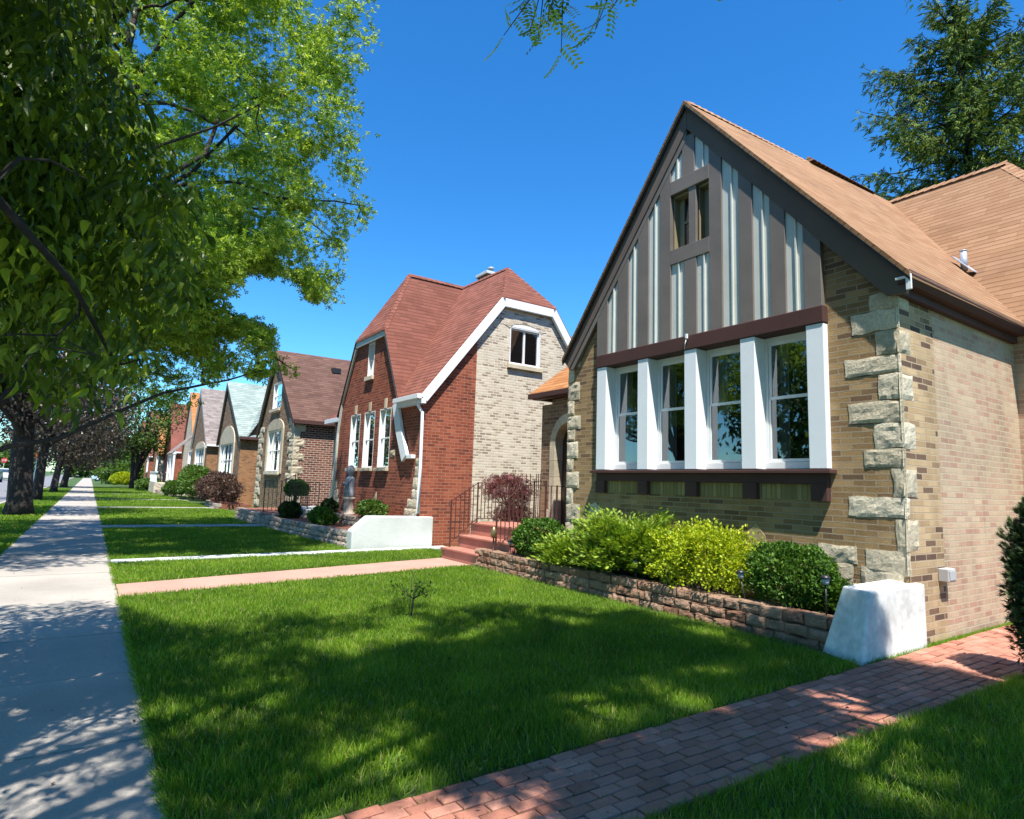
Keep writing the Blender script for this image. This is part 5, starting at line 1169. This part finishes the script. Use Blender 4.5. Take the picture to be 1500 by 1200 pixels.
# ------------------------------------------------------------------ shrubs
def shrub(name, label, c, r, n, size, mat, tpl=OVAL, lump=.18, lf=2.2, out=.7, up=.4, shell=.72, group=None, stem=True, cat='shrub', flat=1.0, seed=1, tight=False):
    loc = (c[0], c[1], c[2]-r[2]); T = thing(name, label, cat, loc, group)
    d = unit(n); d[:, 2] = np.where(d[:, 2] < -.75, -d[:, 2], d[:, 2])
    rr = 1+lump*np.array([noise.noise(Vector(q)*lf+Vector((seed*7.1, 0, 0)))*1.6+noise.noise(Vector(q)*lf*2.7+Vector((0, seed*3.3, 0)))*.7 for q in d])
    q = (shell+(1-shell)*rng.random(n)**.8)
    P = np.array(c)+d*(rr*q)[:, None]*np.array(r); P[:, 2] = np.maximum(P[:, 2], loc[2]+.03)
    A = d*out+rng.normal(size=(n, 3))*.55+np.array([0, 0, up]); U = rng.normal(size=(n, 3))*.5+d*.4+np.array([0, 0, .6])
    scatter('foliage', *tpl, P, A, U, rng.uniform(.7, 1.3, n)*size, M[mat], T, loc)
    if stem:
        g = MB()
        for k in range(9):
            e = np.array(c)+unit(1)[0]*np.array(r)*.75; e[2] = max(e[2], c[2]); b = np.array(loc)+np.array([rng.normal()*.04, rng.normal()*.04, -.03])
            g.tube([b, (b+e)/2+rng.normal(size=3)*.04, e], [.018, .012, .005], 5, cap=False)
        g.build('stem', M['bark_dark'], T, loc)
    return T
SPRAY = ([(0, 0, 0), (.35, -.12, .02), (1, 0, .1), (.35, .12, .02), (.25, -.1, 0), (.6, -.38, .05), (.25, .1, 0), (.6, .38, .05), (.55, -.06, .03), (.9, -.28, .1), (.55, .06, .03), (.9, .28, .1)], [(0, 1, 2, 3), (0, 4, 5), (0, 6, 7), (1, 8, 9), (3, 10, 11)])
shrub('boxwood_bush', 'small round dark green boxwood next to the salmon steps', (6.95, 9.15, .63), (.48, .62, .38), 9000, .05, 'box', OVAL, .12, 2.5, seed=1)
def juniper(label, c, r, n, seed, mat='juniper'):
    loc = (c[0], c[1], c[2]); T = thing('juniper_bush', label, 'shrub', loc); g = MB(); PP, AA, UU, SS = [], [], [], []
    R_ = np.random.default_rng(seed)
    for k in range(n):
        az = R_.random()*6.283; el = R_.uniform(.12, 1.0); h = np.array([math.cos(az), math.sin(az), 0]); L_ = R_.uniform(.75, 1.05)
        e = np.array(loc)+h*np.array([r[0], r[1], 0])*L_*math.cos(el)+np.array([0, 0, r[2]*L_*math.sin(el)])
        b = np.array(loc)+R_.normal(size=3)*.03; mid = (b+e)/2+np.array([0, 0, .12]); g.tube([b, mid, e], [.012, .008, .004], 4, cap=False)
        m_ = 75
        for i in range(m_):
            t = R_.uniform(.35, 1.04); p = (1-t)**2*b+2*t*(1-t)*mid+t*t*e; d = (e-b)/np.linalg.norm(e-b)
            PP.append(p+R_.normal(size=3)*np.array([.055, .055, .03])); AA.append(d*.7+h*.5+R_.normal(size=3)*.4+np.array([0, 0, .1])); UU.append(R_.normal(size=3)*.35+np.array([0, 0, 1])); SS.append(R_.uniform(.05, .1))
    g.build('stem', M['bark_dark'], T, loc); scatter('foliage', *SPRAY, np.array(PP), np.array(AA), np.array(UU), np.array(SS), M[mat], T, loc)
juniper('broad layered yellow green juniper under the white windows', (7.0, 7.0, .3), (.8, 1.2, 1.12), 420, 21)
juniper('low bright green juniper spreading against the small boxwood', (6.85, 8.1, .28), (.52, .85, .58), 170, 22)
juniper('small grey green juniper tucked between dark boxwood and white wing wall', (7.08, 3.86, .3), (.25, .25, .42), 45, 23, 'box')
shrub('golden_bush', 'bright yellow green golden leaved shrub in the middle of the bed', (6.93, 5.5, .68), (.5, .88, .46), 14000, .045, 'gold', OVAL, .3, 3.0, .8, .5, .6, seed=2)
shrub('boxwood_bush', 'dark green clipped boxwood between the golden shrub and the wing wall', (7.0, 4.25, .63), (.46, .54, .38), 11000, .045, 'box', OVAL, .13, 2.6, seed=3)
shrub('yew_bush', 'tall dark evergreen shrub cut by the right edge beside the brick path', (7.2, 1.79, .88), (.4, .42, .95), 17000, .07, 'yew', SPRAY, .14, 2.6, .8, .4, .6, seed=4)
shrub('maple_bush', 'dark red laceleaf maple behind the stair railing', (8.6, 12.7, 1.5), (.5, .95, .34), 1700, .1, 'redleaf', frond_tpl(3, .5, .09), .35, 2.5, .6, -.1, .4, seed=5)
shrub('maple_bush', 'low dark red shrub at the foot of the laceleaf maple', (8.6, 12.4, .7), (.5, .7, .55), 2600, .09, 'redleaf', frond_tpl(3, .5, .09), .3, 2.5, .6, 0, .3, seed=6)
shrub('shrub', 'fresh green mounded shrub before the red brick front wall', (6.42, 16.1, .82), (.34, .62, .24), 2600, .07, 'green_tree', DIAM, .2, seed=7)
shrub('yew_bush', 'dark rounded yew on the lower tier below the statue', (5.62, 17.75, .52), (.3, .72, .26), 3000, .08, 'box', DIAM, .2, seed=8)
shrub('yew_bush', 'dark yew shrub by the black stair railing', (5.45, 20.6, .56), (.3, .5, .25), 2600, .09, 'yew', DIAM, .2, seed=9)
shrub('shrub', 'small dark shrub at the left of the statue', (6.35, 19.4, .78), (.22, .4, .17), 1400, .08, 'yew', DIAM, .2, seed=10)
tb = shrub('topiary', 'round green ball topiary on a short stem against the plum brick wall', (6.35, 23.3, 1.22), (.42, .62, .32), 5000, .07, 'box', DIAM, .08, seed=11, cat='topiary')
g = MB(); g.tube([(6.35, 23.3, .3), (6.35, 23.3, .95)], .05, 8); g.build('stem', M['bark_dark'], tb, (6.35, 23.3, .86))
shrub('hedge_bush', 'green clipped hedge bush beneath the arched window of the green roofed cottage', (5.9, 46.5, 1.1), (.9, 4.2, 1.1), 9000, .16, 'green_tree', DIAM, .14, 3.0, seed=12)
shrub('barberry_bush', 'dark purple barberry hedge in front of the orange brick wall', (5.8, 36.6, .95), (.8, 4.2, .8), 9000, .12, 'barberry', DIAM, .2, 3.0, seed=13)
shrub('shrub', 'low green shrub at the end of the purple hedge', (5.3, 52.3, .55), (.7, 1.6, .55), 2600, .16, 'green_tree', DIAM, .2, seed=14)
shrub('clipped_ball', 'yellow green clipped ball bush alone on the far lawn', (3.3, 88, .85), (1.25, 1.25, .85), 5200, .16, 'gold', DIAM, .05, seed=15, stem=False)
shrub('shrub', 'small green shrub on the far lawn before the white porch railing', (4.6, 67, .55), (1.0, 1.3, .55), 2600, .2, 'green_tree', DIAM, .15, seed=16)
shrub('shrub', 'wide green bush behind the clipped yellow ball', (4.2, 104, 1.5), (3.2, 3, 1.7), 4200, .36, 'green_tree', DIAM, .25, seed=17)
# young sapling in the lawn
TL = (3.27, 6.79, 0); T = thing('sapling', 'thin leafy sapling tied to a stick in the middle of the lawn', 'plant', TL)
g = MB(); g.tube([(3.27, 6.79, -.02), (3.29, 6.78, .22), (3.31, 6.77, .4)], [.011, .01, .006], 6); g.tube([(3.25, 6.8, -.02), (3.27, 6.79, .56)], .004, 5)
ends = [(3.18, 6.86, .36), (3.12, 6.92, .40), (3.42, 6.66, .42), (3.46, 6.62, .36), (3.33, 6.74, .44), (3.38, 6.72, .32)]
for e in ends: g.tube([(3.29, 6.78, .24), ((3.29+e[0])/2, (6.78+e[1])/2, .3), e], [.006, .004, .002], 5)
g.build('stem', M['bark_dark'], T, TL)
C = np.array(ends+[((3.29+e[0])/2, (6.78+e[1])/2, .32) for e in ends]); P = leafcloud(C, 9, (.025, .025, .025)); n = len(P)
scatter('foliage', *OVAL, P, rng.normal(size=(n, 3)), rng.normal(size=(n, 3))*.5+[0, 0, 1], rng.uniform(.04, .065, n), M['box'], T, TL)

# ------------------------------------------------------------------ grass
BL = ([(0, -.5, 0), (0, .5, 0), (.45, -.42, 0), (.45, .42, 0), (.8, -.24, .10), (.8, .24, .10), (1, 0, .24)], [(0, 1, 3, 2), (2, 3, 5, 4), (4, 5, 6)])
def lawn_ok(x, y):
    pl = 2.27-.012*x; pu = 3.01+.012*x
    right = (x > .44) & ((x < 7.3) | ((y < 2.3) & (x < 10.9))) & ~((y > pl) & (y < pu) & (x > .47))
    right &= ~((x > 6.24+.03*np.sin(y*3)) & (y > 3.0) & (y < 10.7)) & ~((y > 3.05) & (y < 3.7) & (x > 6.2))
    t = (x-.46)/5.96; right &= ~((y > 9.58+1.14*t) & (y < 10.66+1.32*t) & (x > .46)); right &= ~((x > 6.35) & (y > 10.4) & (y < 12.05))
    fp = np.interp(x, [.4, 3, 7.6], [13.55, 13.75, 14.12]); right &= ~((y > fp-.42) & (y < fp)); right &= ~((y > 13.9) & (x > np.interp(y, [14, 14.5, 16.5, 19.5, 22, 26.9, 27.1, 32.7, 33, 42, 60, 75], [5.1, 5.15, 5.0, 4.85, 4.75, 4.7, 6.4, 6.4, 5.1, 5.3, 4.6, 4.4])))
    for yy in (21.4, 33.5, 44.0, 55.0, 66.0): right &= ~((y > yy) & (y < yy+1.1))
    left = (x > -3.2) & (x < -1.2)
    return right | left
def blades(xr, yr, n, h, wd, jit=.35):
    x = rng.uniform(*xr, n); y = rng.uniform(*yr, n); k = lawn_ok(x, y)
    P0 = np.stack([x, y, x*0], 1); f, _, _ = in_frame(P0, 320); k &= f
    x, y = x[k], y[k]; m_ = len(x)
    nn = nz(np.stack([x, y, x*0], 1), 2.1, 4.0)
    edge = (np.abs(x-.455) < .1)
    P = np.stack([x, y, np.full(m_, -.004)], 1)
    A = np.stack([rng.normal(size=m_)*.38-edge*.25, rng.normal(size=m_)*.38, np.ones(m_)], 1); U = rng.normal(size=(m_, 3)); U[:, 2] *= .2
    hh = h*rng.uniform(1-jit, 1+jit, m_)*(1+.28*nn)
    S = np.stack([hh, wd*rng.uniform(.7, 1.3, m_), hh], 1)
    n3 = nz(np.stack([x, y, x*0], 1), .6, 8.0); r = np.clip(.42+.24*nn+.25*n3+rng.normal(size=m_)*.2, 0, .97); r[rng.random(m_) < .05] = 1
    return P, A, U, S, r
parts = [blades((.4, 10.9), (-.2, 3.8), 230000, .075, .0042), blades((.4, 6.6), (3.4, 6), 105000, .07, .0048), blades((.4, 6.6), (6, 9.5), 100000, .066, .006), blades((.4, 7), (9.5, 14.2), 80000, .062, .008),
         blades((.4, 6), (14, 22), 60000, .06, .012), blades((.4, 5.5), (22, 40), 60000, .06, .022), blades((.4, 5), (40, 80), 40000, .07, .045), blades((-3.3, -1.15), (9, 24), 40000, .065, .011), blades((-3.3, -1.15), (24, 70), 36000, .065, .03)]
# joints of the brick path and foot of the side wall
def tufts(n, fx, fy, h):
    x = fx(n); y = fy(x); A = rng.normal(size=(n, 3))*.45+[0, 0, 1]
    return np.stack([x, y, np.full(n, .0)], 1), A, rng.normal(size=(n, 3)), np.stack([h*rng.uniform(.4, 1.2, n), np.full(n, .004), h*rng.uniform(.5, 1, n)], 1), np.clip(rng.normal(size=n)*.2+.5, 0, 1)
def joint(x):
    j = rng.integers(0, 10, len(x))/9; lo = 2.28-.012*x; hi = 3.0+.012*x; return lo+(hi-lo)*j+rng.normal(size=len(x))*.006
cx = rng.uniform(.8, 7.5, 240); parts.append(tufts(3600, lambda n: np.repeat(cx, 15)[:n]+rng.normal(size=n)*.03, joint, .032))
parts.append(tufts(2600, lambda n: rng.uniform(6.3, 11, n), lambda x: 3.085+rng.random(len(x))*.07, .06))
parts.append(tufts(1600, lambda n: rng.uniform(6.26, 6.42, n), lambda x: rng.uniform(3.5, 10.6, len(x)), .07))
def edge_tufts(n, y0, y1):
    y = y0+(y1-y0)*rng.random(n)**1.5; k = nz(np.stack([y*0, y, y*0], 1), 1.7, 2.2) > -.15; y = y[k]; y = y[lawn_ok(np.full(len(y), .5), y)]; n = len(y)
    A = np.stack([-.5-.5*rng.random(n), rng.normal(size=n)*.5, .25+.8*rng.random(n)], 1); h = rng.uniform(.03, .1, n)
    return np.stack([.475+rng.normal(size=n)*.015, y, np.full(n, .012)], 1), A, rng.normal(size=(n, 3)), np.stack([h, np.full(n, .0045), h], 1), np.clip(rng.normal(size=n)*.25+.5, 0, 1)
parts.append(edge_tufts(5200, 2.2, 14))
P, A, U, S, r = (np.concatenate(q) for q in zip(*parts))
wx = rng.uniform(.6, 6.1, 220); wy = 1.6+8*rng.random(220)**1.3; k = lawn_ok(wx, wy); wx, wy = wx[k], wy[k]
WP = np.repeat(np.stack([wx, wy, wx*0+.035], 1), 14, 0); WP = WP+rng.normal(size=WP.shape)*[.05, .05, .012]; n = len(WP)
kind(scatter('weeds', *OVAL, WP, rng.normal(size=(n, 3))+[0, 0, .3], rng.normal(size=(n, 3))*.4+[0, 0, 1], rng.uniform(.02, .045, n), M['green_tree']), 'stuff')
kind(scatter('grass', *BL, P, A, U, S, M['grass'], rnd=r), 'stuff')

# small dry leaves and seeds lying on the pavement
lx = np.concatenate([rng.uniform(-1.15, .42, 90), rng.uniform(.6, 7, 60)]); ly = np.concatenate([2.2+16*rng.random(90)**1.6, np.zeros(60)])
ly[90:] = 2.3+.68*rng.random(60); n = len(lx)
kind(scatter('leaf_litter', *OVAL, np.stack([lx, ly, np.where(lx < .45, .04, .033)+0*lx], 1), rng.normal(size=(n, 3))*[1, 1, .1], rng.normal(size=(n, 3))*.25+[0, 0, 1], rng.uniform(.012, .035, n), M['barberry']), 'stuff')
